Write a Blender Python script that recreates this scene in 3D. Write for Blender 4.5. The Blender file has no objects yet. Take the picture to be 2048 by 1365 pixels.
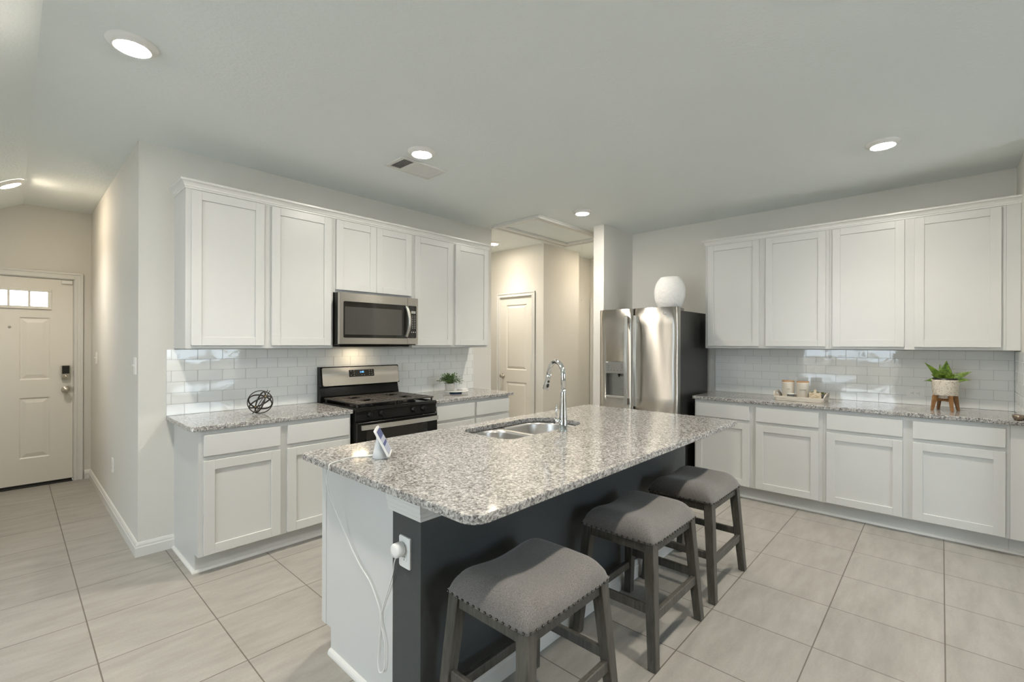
import bpy, bmesh, math, random
from mathutils import Vector, Matrix

# ------------------------------------------------------------------ camera, world, exposure
random.seed(7)
SC = bpy.context.scene
COL = SC.collection
FOC, CU, CV, YAW, CAMH, ROLL = 928.48, 1024.0, 687.82, 0.7463, 1.4178, 0.0029
cam_data = bpy.data.cameras.new('camera')
cam = bpy.data.objects.new('camera', cam_data)
COL.objects.link(cam)
cam_data.sensor_width = 36.0
cam_data.sensor_fit = 'HORIZONTAL'
cam_data.lens = FOC / 2048.0 * 36.0
cam_data.shift_y = (CV - 682.5) / 2048.0
cam_data.clip_start = 0.02
fw = Vector((math.cos(YAW), math.sin(YAW), 0))
rt = Vector((math.sin(YAW), -math.cos(YAW), 0))
up = Vector((0, 0, 1))
rt2 = rt * math.cos(ROLL) + up * math.sin(ROLL)
up2 = up * math.cos(ROLL) - rt * math.sin(ROLL)
cam.matrix_world = Matrix(((rt2.x, up2.x, -fw.x, 0), (rt2.y, up2.y, -fw.y, 0), (rt2.z, up2.z, -fw.z, CAMH), (0, 0, 0, 1)))
SC.camera = cam

world = bpy.data.worlds.new('world')
SC.world = world
world.use_nodes = True
_bg = world.node_tree.nodes['Background']
SKY = 7.6
_bg.inputs['Color'].default_value = (0.76, 0.89, 1.0, 1)
_bg.inputs['Strength'].default_value = SKY
SC.view_settings.view_transform = 'Standard'
SC.view_settings.look = 'None'
SC.view_settings.gamma = 1.0
SC.view_settings.use_curve_mapping = False
SC.view_settings.exposure = 0.47
SC.cycles.use_denoising = True
SC.cycles.max_bounces = 10
SC.cycles.diffuse_bounces = 6
SC.cycles.glossy_bounces = 5
SC.cycles.transmission_bounces = 8
SC.cycles.sample_clamp_indirect = 6.0
SC.cycles.caustics_reflective = False
SC.cycles.caustics_refractive = False
LAMP = 235.0            # radiance of the lenses of the recessed lamps
WARM = (1.0, 0.915, 0.80)


def portal(name, center, normal, w, h):
    l = bpy.data.lights.new(name, 'AREA')
    l.shape = 'RECTANGLE'
    l.size, l.size_y = w, h
    l.cycles.is_portal = True
    o = bpy.data.objects.new(name, l)
    COL.objects.link(o)
    o.location = center
    o.rotation_euler = Vector(normal).to_track_quat('-Z', 'Y').to_euler()


sun_data = bpy.data.lights.new('sun', 'SUN')
sun_data.energy = 58.0
sun_data.angle = 0.009
sun_data.color = (1.0, 0.985, 0.96)
sun = bpy.data.objects.new('sun', sun_data)
COL.objects.link(sun)
sun.rotation_euler = Vector((0.42, 0.30, -0.86)).to_track_quat('-Z', 'Y').to_euler()
BEAM = 64.0          # watts of each recessed lamp's downward beam

# the three daylight openings of the room (two behind the camera, one in the entry door)
WIN_L = (-3.2, 0.70, 2.60, 0.10, 2.30)      # x, y0, y1, z0, z1
WIN_B = (-3.6, 1.75, 3.45, 0.60, 2.30)        # y, x0, x1, z0, z1
portal('window_daylight', (WIN_L[0] - 0.06, (WIN_L[1] + WIN_L[2]) / 2, (WIN_L[3] + WIN_L[4]) / 2), (1, 0, 0), WIN_L[2] - WIN_L[1], WIN_L[4] - WIN_L[3])
portal('window_daylight', ((WIN_B[1] + WIN_B[2]) / 2, WIN_B[0] - 0.06, (WIN_B[3] + WIN_B[4]) / 2), (0, 1, 0), WIN_B[2] - WIN_B[1], WIN_B[4] - WIN_B[3])

# ------------------------------------------------------------------ measured layout (metres)
H = 2.761
YW = 3.905          # range wall
XW = 5.172          # fridge wall
XC, XE = 0.577, 3.859
YR = -0.416         # return wall at the end of the fridge-wall counter
ZC = 0.914
YF, XF = 3.295, 4.562       # face frames of base cabinets
YU, XU = 3.600, 4.867       # face frames of wall cabinets
YD = 6.53           # entry door wall
XD = 4.831          # closet door wall
GX, GY, TILE = 0.267, 4.556, 0.4572

# ------------------------------------------------------------------ materials


def new_mat(name):
    m = bpy.data.materials.new(name)
    m.use_nodes = True
    nt = m.node_tree
    return m, nt, nt.nodes['Principled BSDF']


def setp(b, color=None, rough=None, metal=None, spec=None, coat=None, coat_rough=None):
    if color is not None:
        b.inputs['Base Color'].default_value = (*color, 1)
    if rough is not None:
        b.inputs['Roughness'].default_value = rough
    if metal is not None:
        b.inputs['Metallic'].default_value = metal
    if spec is not None:
        b.inputs['Specular IOR Level'].default_value = spec
    if coat is not None:
        b.inputs['Coat Weight'].default_value = coat
    if coat_rough is not None:
        b.inputs['Coat Roughness'].default_value = coat_rough


def nd(nt, kind, **kw):
    n = nt.nodes.new(kind)
    for k, v in kw.items():
        setattr(n, k, v)
    return n


def coords(nt, scale=(1, 1, 1), loc=(0, 0, 0), rot=(0, 0, 0), world_space=True):
    mp = nd(nt, 'ShaderNodeMapping')
    if world_space:
        src = nd(nt, 'ShaderNodeNewGeometry').outputs['Position']
    else:
        src = nd(nt, 'ShaderNodeTexCoord').outputs['Object']
    nt.links.new(src, mp.inputs['Vector'])
    mp.inputs['Scale'].default_value = scale
    mp.inputs['Location'].default_value = loc
    mp.inputs['Rotation'].default_value = rot
    return mp.outputs['Vector']


def noise(nt, vec, scale, detail=3, rough=0.5):
    n = nd(nt, 'ShaderNodeTexNoise')
    nt.links.new(vec, n.inputs['Vector'])
    n.inputs['Scale'].default_value = scale
    n.inputs['Detail'].default_value = detail
    n.inputs['Roughness'].default_value = rough
    return n.outputs['Fac']


def ramp(nt, fac, stops, interp='LINEAR'):
    r = nd(nt, 'ShaderNodeValToRGB')
    r.color_ramp.interpolation = interp
    e = r.color_ramp.elements
    while len(e) < len(stops):
        e.new(0.5)
    for i, (p, c) in enumerate(stops):
        e[i].position = p
        e[i].color = (*c, 1)
    nt.links.new(fac, r.inputs['Fac'])
    return r.outputs['Color']


def bump(nt, b, height, strength, dist=0.01):
    n = nd(nt, 'ShaderNodeBump')
    n.inputs['Strength'].default_value = strength
    n.inputs['Distance'].default_value = dist
    nt.links.new(height, n.inputs['Height'])
    nt.links.new(n.outputs['Normal'], b.inputs['Normal'])
    return n


def simple(name, color, rough=0.5, metal=0.0, spec=0.5, coat=None, bump_scale=None, bump_strength=0.1, bump_dist=0.002, vary=0.0, vary_scale=8.0):
    m, nt, b = new_mat(name)
    setp(b, color, rough, metal, spec, coat)
    vec = coords(nt)
    if vary:
        c = ramp(nt, noise(nt, vec, vary_scale, 4), [(0.25, tuple(x * (1 - vary) for x in color)), (0.75, tuple(min(1, x * (1 + vary)) for x in color))])
        nt.links.new(c, b.inputs['Base Color'])
    if bump_scale:
        bump(nt, b, noise(nt, vec, bump_scale, 3), bump_strength, bump_dist)
    return m


def emis(name, color, strength, base=(0.9, 0.9, 0.9)):
    m, nt, b = new_mat(name)
    setp(b, base, 0.4)
    b.inputs['Emission Color'].default_value = (*color, 1)
    b.inputs['Emission Strength'].default_value = strength
    return m


M = {}
M['wall'] = simple('painted_wall', (0.665, 0.655, 0.615), 0.75, spec=0.3, bump_scale=75, bump_strength=0.35, bump_dist=0.004)
M['ceiling'] = simple('painted_ceiling', (0.81, 0.855, 0.85), 0.85, spec=0.2, bump_scale=60, bump_strength=0.4, bump_dist=0.005)
M['dark_wall'] = simple('charcoal_paint', (0.054, 0.061, 0.062), 0.5, spec=0.4, bump_scale=80, bump_strength=0.3, bump_dist=0.003)
M['white'] = simple('white_cabinet_paint', (0.605, 0.61, 0.595), 0.32, spec=0.45, vary=0.015, vary_scale=3)
M['trim'] = simple('white_trim_paint', (0.69, 0.69, 0.665), 0.3, spec=0.45)
M['door'] = simple('door_paint', (0.74, 0.72, 0.665), 0.38, spec=0.4)
M['grout'] = simple('pale_grout', (0.56, 0.57, 0.56), 0.8)
M['tile'] = simple('white_glazed_tile', (0.80, 0.815, 0.80), 0.045, spec=0.55, bump_scale=9, bump_strength=0.10, bump_dist=0.01)
M['plastic'] = simple('white_plastic', (0.80, 0.80, 0.78), 0.35)
M['plastic_grey'] = simple('light_grey_plastic', (0.60, 0.63, 0.65), 0.5)
M['slot'] = simple('dark_slot', (0.03, 0.03, 0.03), 0.6)
M['black'] = simple('black_enamel', (0.010, 0.010, 0.009), 0.14, spec=0.22)
M['black_matte'] = simple('black_matte', (0.012, 0.012, 0.011), 0.55)
M['fridge_side'] = simple('dark_grey_steel_paint', (0.028, 0.028, 0.026), 0.3, spec=0.5, bump_scale=260, bump_strength=0.06, bump_dist=0.001)
M['iron'] = simple('cast_iron', (0.035, 0.031, 0.027), 0.45, spec=0.5, bump_scale=400, bump_strength=0.2, bump_dist=0.001)
M['chrome'] = simple('chrome', (0.78, 0.79, 0.79), 0.06, metal=1)
M['nickel'] = simple('satin_nickel', (0.56, 0.52, 0.45), 0.3, metal=1)
M['ring_trim'] = simple('lamp_trim', (0.82, 0.81, 0.78), 0.5)
M['lens'] = emis('lamp_lens', WARM, LAMP)
M['lens_hall'] = emis('lamp_lens_hall', (1.0, 0.87, 0.69), LAMP * 0.65)
M['lens_entry'] = emis('lamp_lens_entry', (1.0, 0.83, 0.62), LAMP * 0.5)
M['nail'] = simple('nailhead_metal', (0.13, 0.12, 0.11), 0.22, metal=1)
M['gold'] = simple('brass_pin', (0.75, 0.5, 0.2), 0.3, metal=1)
M['bronze'] = simple('dark_bronze', (0.045, 0.04, 0.034), 0.4, metal=0.6)
M['dish_metal'] = simple('bronze_dish_metal', (0.34, 0.28, 0.22), 0.3, metal=1)
M['soil'] = simple('soil', (0.02, 0.018, 0.014), 0.9)
M['nursery'] = simple('black_pot_plastic', (0.012, 0.012, 0.012), 0.4)
M['cement'] = simple('grey_cement', (0.48, 0.47, 0.45), 0.8, vary=0.15, vary_scale=40)
M['vase'] = simple('white_textured_ceramic', (0.80, 0.80, 0.78), 0.5, bump_scale=28, bump_strength=0.7, bump_dist=0.012)
M['cream'] = simple('cream_ceramic', (0.74, 0.69, 0.60), 0.4)
M['cork'] = simple('wood_lid', (0.42, 0.24, 0.12), 0.5, vary=0.2, vary_scale=60)
M['text'] = simple('dark_print', (0.16, 0.15, 0.14), 0.6)
M['pale_print'] = simple('pale_print', (0.5, 0.5, 0.48), 0.5)
M['pot_dark'] = simple('dark_pot_glaze', (0.10, 0.095, 0.10), 0.4)
M['teak'] = simple('brown_wood_stand', (0.27, 0.135, 0.05), 0.45, vary=0.25, vary_scale=35)
M['blue_screen'] = emis('blue_screen', (0.02, 0.07, 0.30), 0.35, (0.02, 0.02, 0.03))
M['pale_screen'] = emis('pale_screen', (0.55, 0.58, 0.66), 0.45, (0.02, 0.02, 0.03))
M['digits'] = emis('blue_digits', (0.15, 0.45, 1.0), 2.0, (0.02, 0.02, 0.03))
M['lcd'] = simple('grey_lcd', (0.33, 0.35, 0.31), 0.3)
M['glass_black'] = simple('black_oven_glass', (0.012, 0.011, 0.009), 0.03, spec=0.6)
M['mw_window'] = simple('microwave_window', (0.055, 0.053, 0.047), 0.08, spec=0.8)
M['hood_lamp'] = emis('hood_lamp', (1.0, 0.78, 0.5), 18.0)
M['towel_blue'] = simple('blue_cloth', (0.06, 0.12, 0.19), 0.8)
M['paper'] = simple('white_paper', (0.78, 0.77, 0.78), 0.7)
M['marble'] = simple('white_plate_glaze', (0.74, 0.72, 0.67), 0.2)
M['dark_grey_label'] = simple('jar_filling', (0.05, 0.055, 0.045), 0.25)


def glass_mat():
    m, nt, b = new_mat('window_glass')
    out = nt.nodes['Material Output']
    tr = nd(nt, 'ShaderNodeBsdfTransparent')
    gl = nd(nt, 'ShaderNodeBsdfGlossy')
    gl.inputs['Roughness'].default_value = 0.02
    mx = nd(nt, 'ShaderNodeMixShader')
    fr = nd(nt, 'ShaderNodeFresnel')
    fr.inputs['IOR'].default_value = 1.3
    nt.links.new(fr.outputs['Fac'], mx.inputs['Fac'])
    nt.links.new(tr.outputs[0], mx.inputs[1])
    nt.links.new(gl.outputs[0], mx.inputs[2])
    nt.links.new(mx.outputs[0], out.inputs['Surface'])
    return m


M['concrete'] = simple('patio_concrete', (0.42, 0.435, 0.44), 0.9, vary=0.08, vary_scale=3)
M['siding'] = simple('blue_grey_siding', (0.24, 0.27, 0.30), 0.8)
M['fence'] = simple('weathered_fence_wood', (0.30, 0.25, 0.19), 0.85, vary=0.25, vary_scale=6)
M['glass'] = glass_mat()


def clear_jar():
    m, nt, b = new_mat('clear_jar_glass')
    setp(b, (0.9, 0.92, 0.9), 0.03)
    b.inputs['Transmission Weight'].default_value = 0.9
    b.inputs['IOR'].default_value = 1.2
    return m


M['jar_glass'] = clear_jar()


def granite():
    m, nt, b = new_mat('speckled_granite')
    vec = coords(nt)
    v1 = nd(nt, 'ShaderNodeTexVoronoi')
    v1.inputs['Scale'].default_value = 162
    v2 = nd(nt, 'ShaderNodeTexVoronoi')
    v2.inputs['Scale'].default_value = 110
    wob = nd(nt, 'ShaderNodeTexNoise')
    wob.inputs['Scale'].default_value = 130
    nt.links.new(vec, wob.inputs['Vector'])
    mixv = nd(nt, 'ShaderNodeMix', data_type='VECTOR')
    mixv.inputs['Factor'].default_value = 0.012
    nt.links.new(vec, mixv.inputs['A'])
    nt.links.new(wob.outputs['Color'], mixv.inputs['B'])
    for v in (v1, v2):
        nt.links.new(mixv.outputs['Result'], v.inputs['Vector'])
    s1 = nd(nt, 'ShaderNodeSeparateColor')
    nt.links.new(v1.outputs['Color'], s1.inputs['Color'])
    s2 = nd(nt, 'ShaderNodeSeparateColor')
    nt.links.new(v2.outputs['Color'], s2.inputs['Color'])
    c1 = ramp(nt, s1.outputs['Red'], [(0.0, (0.016, 0.016, 0.018)), (0.15, (0.075, 0.075, 0.078)), (0.30, (0.20, 0.195, 0.19)),
                                      (0.52, (0.36, 0.35, 0.335)), (0.78, (0.58, 0.57, 0.54))], 'CONSTANT')
    c2 = ramp(nt, s2.outputs['Green'], [(0.0, (0.22, 0.21, 0.205)), (0.4, (0.42, 0.41, 0.39)), (0.75, (0.62, 0.61, 0.585))], 'CONSTANT')
    mc = nd(nt, 'ShaderNodeMix', data_type='RGBA')
    mc.inputs['Factor'].default_value = 0.45
    nt.links.new(c1, mc.inputs['A'])
    nt.links.new(c2, mc.inputs['B'])
    nt.links.new(mc.outputs['Result'], b.inputs['Base Color'])
    setp(b, rough=0.09, spec=0.55)
    return m


M['granite'] = granite()


def floor_mat():
    m, nt, b = new_mat('floor_tile')
    vec = coords(nt, loc=(-GX + TILE * 20, -GY + TILE * 30, 0))
    br = nd(nt, 'ShaderNodeTexBrick')
    br.offset = 0.0
    br.squash = 1.0
    nt.links.new(vec, br.inputs['Vector'])
    br.inputs['Scale'].default_value = 1.0
    br.inputs['Brick Width'].default_value = TILE
    br.inputs['Row Height'].default_value = TILE
    br.inputs['Mortar Size'].default_value = 0.0028
    br.inputs['Mortar Smooth'].default_value = 0.15
    br.inputs['Bias'].default_value = 0.0
    br.inputs['Color1'].default_value = (0.318, 0.306, 0.278, 1)
    br.inputs['Color2'].default_value = (0.340, 0.328, 0.298, 1)
    br.inputs['Mortar'].default_value = (0.135, 0.12, 0.10, 1)
    v2 = coords(nt, scale=(1.5, 6.0, 1), rot=(0, 0, math.radians(20)))
    streak = ramp(nt, noise(nt, v2, 2.2, 6, 0.62), [(0.28, (0.84, 0.83, 0.82)), (0.72, (1.12, 1.12, 1.12))])
    v3 = coords(nt)
    fine = ramp(nt, noise(nt, v3, 110, 2), [(0.2, (0.94, 0.94, 0.94)), (0.8, (1.05, 1.05, 1.05))])
    m1 = nd(nt, 'ShaderNodeMix', data_type='RGBA', blend_type='MULTIPLY')
    m1.inputs['Factor'].default_value = 1
    nt.links.new(br.outputs['Color'], m1.inputs['A'])
    nt.links.new(streak, m1.inputs['B'])
    m2 = nd(nt, 'ShaderNodeMix', data_type='RGBA', blend_type='MULTIPLY')
    m2.inputs['Factor'].default_value = 1
    nt.links.new(m1.outputs['Result'], m2.inputs['A'])
    nt.links.new(fine, m2.inputs['B'])
    nt.links.new(m2.outputs['Result'], b.inputs['Base Color'])
    setp(b, rough=0.42, spec=0.4)
    inv = nd(nt, 'ShaderNodeMath', operation='SUBTRACT')
    inv.inputs[0].default_value = 1.0
    nt.links.new(br.outputs['Fac'], inv.inputs[1])
    bump(nt, b, inv.outputs[0], 0.5, 0.0015)
    return m


M['floor'] = floor_mat()


def steel(name, color, rough, grain=(1, 1, 1), aniso=0.0, wav=0.0, rot=0.25):
    m, nt, b = new_mat(name)
    setp(b, color, rough, 1.0)
    vec = coords(nt, scale=grain)
    c = ramp(nt, noise(nt, vec, 60, 3), [(0.3, tuple(x * 0.95 for x in color)), (0.7, tuple(x * 1.05 for x in color))])
    nt.links.new(c, b.inputs['Base Color'])
    if aniso:
        b.inputs['Anisotropic'].default_value = aniso
        b.inputs['Anisotropic Rotation'].default_value = rot
        tg = nd(nt, 'ShaderNodeTangent', direction_type='RADIAL', axis='Z')
        nt.links.new(tg.outputs['Tangent'], b.inputs['Tangent'])
    if wav:
        bump(nt, b, noise(nt, coords(nt, scale=(1, 1, 0.45)), 4.5, 1), wav, 0.05)
    return m


M['steel'] = steel('brushed_stainless', (0.56, 0.53, 0.48), 0.27, (1, 1, 25), 0.75)
M['steel_door'] = steel('fridge_stainless', (0.585, 0.56, 0.515), 0.36, (1, 1, 25), 1.0, 0.14)
M['steel_sink'] = steel('sink_stainless', (0.60, 0.59, 0.57), 0.36, (30, 1, 1), 0.3)
M['steel_handle'] = steel('handle_stainless', (0.70, 0.69, 0.66), 0.25, (1, 1, 25))
M['steel_grey'] = simple('dispenser_grey', (0.30, 0.295, 0.275), 0.35, metal=0.7)


def wood_grey():
    m, nt, b = new_mat('grey_washed_wood')
    vec = coords(nt, scale=(14, 14, 1.6), world_space=False)
    c = ramp(nt, noise(nt, vec, 5, 6, 0.65), [(0.25, (0.042, 0.039, 0.032)), (0.55, (0.086, 0.081, 0.069)), (0.8, (0.128, 0.121, 0.104))])
    nt.links.new(c, b.inputs['Base Color'])
    setp(b, rough=0.42, spec=0.4)
    return m


M['stool_wood'] = wood_grey()


def fabric():
    m, nt, b = new_mat('charcoal_tweed')
    vec = coords(nt, world_space=False)
    c = ramp(nt, noise(nt, vec, 420, 2, 0.7), [(0.3, (0.095, 0.089, 0.082)), (0.5, (0.165, 0.155, 0.145)), (0.72, (0.27, 0.255, 0.24))])
    nt.links.new(c, b.inputs['Base Color'])
    setp(b, rough=0.95, spec=0.15)
    b.inputs['Sheen Weight'].default_value = 0.25
    bump(nt, b, noise(nt, vec, 500, 2), 0.4, 0.002)
    return m


M['fabric'] = fabric()


def whitewash():
    m, nt, b = new_mat('whitewashed_wood')
    vec = coords(nt, scale=(30, 3, 30))
    c = ramp(nt, noise(nt, vec, 4, 5), [(0.3, (0.42, 0.37, 0.30)), (0.65, (0.60, 0.56, 0.49))])
    nt.links.new(c, b.inputs['Base Color'])
    setp(b, rough=0.6)
    return m


M['whitewash'] = whitewash()


def rattan():
    m, nt, b = new_mat('pale_board_print')
    vec = coords(nt, scale=(1, 18, 95))
    c = ramp(nt, noise(nt, vec, 2.2, 3), [(0.40, (0.36, 0.28, 0.17)), (0.56, (0.62, 0.54, 0.40))])
    nt.links.new(c, b.inputs['Base Color'])
    setp(b, rough=0.7)
    return m


M['board'] = rattan()


def speckle_pot():
    m, nt, b = new_mat('speckled_planter')
    vec = coords(nt)
    v = nd(nt, 'ShaderNodeTexVoronoi')
    v.inputs['Scale'].default_value = 150
    nt.links.new(vec, v.inputs['Vector'])
    s = nd(nt, 'ShaderNodeSeparateColor')
    nt.links.new(v.outputs['Color'], s.inputs['Color'])
    c = ramp(nt, s.outputs['Red'], [(0.0, (0.50, 0.42, 0.34)), (0.2, (0.69, 0.645, 0.56))], 'CONSTANT')
    nt.links.new(c, b.inputs['Base Color'])
    setp(b, rough=0.6)
    return m


M['planter'] = speckle_pot()


def leaf_mat(name, dark, light, scale):
    m, nt, b = new_mat(name)
    c = ramp(nt, noise(nt, coords(nt), scale, 4, 0.65), [(0.33, dark), (0.66, light)])
    nt.links.new(c, b.inputs['Base Color'])
    setp(b, rough=0.4, spec=0.4)
    return m


M['snake_leaf'] = leaf_mat('mottled_leaf', (0.022, 0.065, 0.008), (0.17, 0.26, 0.03), 60)
M['leaf'] = leaf_mat('small_green_leaf', (0.02, 0.055, 0.008), (0.15, 0.24, 0.07), 70)
M['olive_leaf'] = leaf_mat('olive_leaf', (0.04, 0.055, 0.01), (0.14, 0.15, 0.03), 60)

# ------------------------------------------------------------------ mesh helpers


def NB():
    return bmesh.new()


def box(bm, a, b, bev=0.0, seg=1, rot=None):
    """axis-aligned box between corners a and b, optionally bevelled"""
    lo = Vector((min(a[0], b[0]), min(a[1], b[1]), min(a[2], b[2])))
    hi = Vector((max(a[0], b[0]), max(a[1], b[1]), max(a[2], b[2])))
    t = bmesh.new()
    bmesh.ops.create_cube(t, size=1)
    sz, ct = hi - lo, (hi + lo) / 2
    for v in t.verts:
        v.co = Vector((v.co.x * sz.x, v.co.y * sz.y, v.co.z * sz.z))
    if bev:
        bmesh.ops.bevel(t, geom=t.edges[:], offset=min(bev, min(sz) * 0.49), segments=seg, affect='EDGES', profile=0.5)
    mt = Matrix.Translation(ct)
    if rot is not None:
        mt = mt @ rot
    merge(bm, t, mt)


def merge(bm, t, mt=None):
    vm = {}
    for v in t.verts:
        vm[v] = bm.verts.new(mt @ v.co if mt is not None else v.co)
    for f in t.faces:
        try:
            nf = bm.faces.new([vm[v] for v in f.verts])
            nf.smooth = f.smooth
        except ValueError:
            pass
    t.free()


def lathe(bm, prof, c=(0, 0, 0), seg=32, sx=1.0, sy=1.0, cap0=True, cap1=True, axis='Z', smooth=True):
    """prof: list of (radius, height)"""
    rings = []
    for r, z in prof:
        ring = []
        for i in range(seg):
            a = 2 * math.pi * i / seg
            p = Vector((r * math.cos(a) * sx, r * math.sin(a) * sy, z))
            if axis == 'X':
                p = Vector((p.z, p.x, p.y))
            elif axis == 'Y':
                p = Vector((p.x, p.z, p.y))
            ring.append(bm.verts.new(p + Vector(c)))
        rings.append(ring)
    for k in range(len(rings) - 1):
        for i in range(seg):
            f = bm.faces.new((rings[k][i], rings[k][(i + 1) % seg], rings[k + 1][(i + 1) % seg], rings[k + 1][i]))
            f.smooth = smooth
    if cap0:
        bm.faces.new(list(reversed(rings[0])))
    if cap1:
        bm.faces.new(rings[-1])


def catmull(pts, n=8):
    P = [Vector(p) for p in pts]
    out = []
    for i in range(len(P) - 1):
        p0 = P[max(i - 1, 0)]
        p1, p2 = P[i], P[i + 1]
        p3 = P[min(i + 2, len(P) - 1)]
        for k in range(n):
            t = k / n
            out.append(0.5 * ((2 * p1) + (p2 - p0) * t + (2 * p0 - 5 * p1 + 4 * p2 - p3) * t * t + (3 * p1 - p0 - 3 * p2 + p3) * t ** 3))
    out.append(P[-1])
    return out


def tube(bm, pts, r, seg=10, closed=False, flat=None):
    """sweep a circle (radius r, or list of radii) along pts; flat=(w,h) sweeps an ellipse"""
    P = [Vector(p) for p in pts]
    n = len(P)
    rs = r if isinstance(r, (list, tuple)) else [r] * n
    rings = []
    ref = None
    for i in range(n):
        a = P[(i - 1) % n] if (closed or i > 0) else P[0]
        b = P[(i + 1) % n] if (closed or i < n - 1) else P[-1]
        t = (b - a).normalized()
        if ref is None:
            ref = Vector((0, 0, 1)) if abs(t.z) < 0.9 else Vector((1, 0, 0))
        u = (ref - t * ref.dot(t))
        if u.length < 1e-6:
            u = t.orthogonal()
        u.normalize()
        w = t.cross(u)
        ref = u
        ring = []
        for k in range(seg):
            an = 2 * math.pi * k / seg
            ring.append(bm.verts.new(P[i] + (u * math.cos(an) + w * math.sin(an)) * rs[i]))
        rings.append(ring)
    m = n if closed else n - 1
    for i in range(m):
        A, B = rings[i], rings[(i + 1) % n]
        off = 0
        if closed and i == n - 1:
            d = [(A[0].co - B[k].co).length for k in range(seg)]
            off = d.index(min(d))
        for k in range(seg):
            f = bm.faces.new((A[k], A[(k + 1) % seg], B[(k + 1 + off) % seg], B[(k + off) % seg]))
            f.smooth = True
    if not closed:
        bm.faces.new(list(reversed(rings[0])))
        bm.faces.new(rings[-1])


def bar(bm, p, q, w, d, up=(0, 0, 1), bev=0.002):
    """rectangular bar from p to q; w across, d along the up-ish direction"""
    p, q = Vector(p), Vector(q)
    t = q - p
    L = t.length
    z = t.normalized()
    x = Vector(up).cross(z)
    if x.length < 1e-4:
        x = Vector((1, 0, 0))
    x.normalize()
    y = z.cross(x)
    tb = bmesh.new()
    bmesh.ops.create_cube(tb, size=1)
    for v in tb.verts:
        v.co = Vector((v.co.x * w, v.co.y * d, v.co.z * L))
    if bev:
        bmesh.ops.bevel(tb, geom=tb.edges[:], offset=bev, segments=1, affect='EDGES')
    R = Matrix(((x.x, y.x, z.x), (x.y, y.y, z.y), (x.z, y.z, z.z))).to_4x4()
    merge(bm, tb, Matrix.Translation((p + q) / 2) @ R)


def hexa(bm, lo, hi, bev=0.0):
    """solid from 4 bottom corners lo and 4 top corners hi (same order)"""
    t = bmesh.new()
    a = [t.verts.new(p) for p in lo]
    b = [t.verts.new(p) for p in hi]
    t.faces.new(a[::-1])
    t.faces.new(b)
    for i in range(4):
        t.faces.new((a[i], a[(i + 1) % 4], b[(i + 1) % 4], b[i]))
    bmesh.ops.recalc_face_normals(t, faces=t.faces[:])
    if bev:
        bmesh.ops.bevel(t, geom=t.edges[:], offset=bev, segments=1, affect='EDGES')
    merge(bm, t)


def prism(bm, poly, z0, z1, bev=0.0, seg=2):
    """extrude an xy polygon (list of (x,y)) from z0 to z1"""
    t = bmesh.new()
    a = [t.verts.new((x, y, z0)) for x, y in poly]
    b = [t.verts.new((x, y, z1)) for x, y in poly]
    t.faces.new(a[::-1])
    t.faces.new(b)
    n = len(poly)
    for i in range(n):
        t.faces.new((a[i], a[(i + 1) % n], b[(i + 1) % n], b[i]))
    bmesh.ops.recalc_face_normals(t, faces=t.faces[:])
    if bev:
        ed = [e for e in t.edges if abs(e.verts[0].co.z - e.verts[1].co.z) < 1e-6]
        bmesh.ops.bevel(t, geom=ed, offset=bev, segments=seg, affect='EDGES', profile=0.5)
    merge(bm, t)


def sweep_profile(bm, path, prof, up=(0, 0, 1), side=1.0):
    """sweep a profile [(out, up)] along a polyline of (x,y,z) with mitred corners; out = to the side of travel"""
    P = [Vector(p) for p in path]
    n = len(P)
    upv = Vector(up)
    rings = []
    for i in range(n):
        dirs = []
        if i > 0:
            dirs.append((P[i] - P[i - 1]).normalized())
        if i < n - 1:
            dirs.append((P[i + 1] - P[i]).normalized())
        ns = [d.cross(upv).normalized() * side for d in dirs]
        if len(ns) == 2:
            mdir = (ns[0] + ns[1]).normalized()
            k = 1.0 / max(0.2, mdir.dot(ns[0]))
            o = mdir * k
        else:
            o = ns[0]
        rings.append([bm.verts.new(P[i] + o * a + upv * b) for a, b in prof])
    m = len(prof)
    for i in range(n - 1):
        for k in range(m):
            bm.faces.new((rings[i][k], rings[i][(k + 1) % m], rings[i + 1][(k + 1) % m], rings[i + 1][k]))
    bm.faces.new(rings[0][::-1])
    bm.faces.new(rings[-1])


def base_loc(o):
    while o.parent is not None:
        o = o.parent
    return o.location.copy()


def obj(name, bm, mat, parent=None, mats=None, smooth_angle=None):
    bmesh.ops.recalc_face_normals(bm, faces=bm.faces[:])
    me = bpy.data.meshes.new(name)
    if parent is not None:
        bmesh.ops.translate(bm, verts=bm.verts[:], vec=-base_loc(parent))
    bm.to_mesh(me)
    bm.free()
    for mm in (mats or [mat]):
        me.materials.append(mm)
    o = bpy.data.objects.new(name, me)
    COL.objects.link(o)
    if parent is not None:
        o.parent = parent
    return o


def thing(name, label, cat, loc=(0, 0, 0), group=None):
    o = bpy.data.objects.new(name, None)
    o.empty_display_size = 0.1
    COL.objects.link(o)
    o.location = loc
    o['label'] = label
    o['category'] = cat
    if group:
        o['group'] = group
    return o


def tag(o, label, cat, group=None):
    o['label'] = label
    o['category'] = cat
    if group:
        o['group'] = group
    return o


def struct(name, bm, mat, mats=None):
    o = obj(name, bm, mat, mats=mats)
    o['kind'] = 'structure'
    return o


def struct_root(name, loc):
    o = bpy.data.objects.new(name, None)
    COL.objects.link(o)
    o.location = loc
    o['kind'] = 'structure'
    return o


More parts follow.
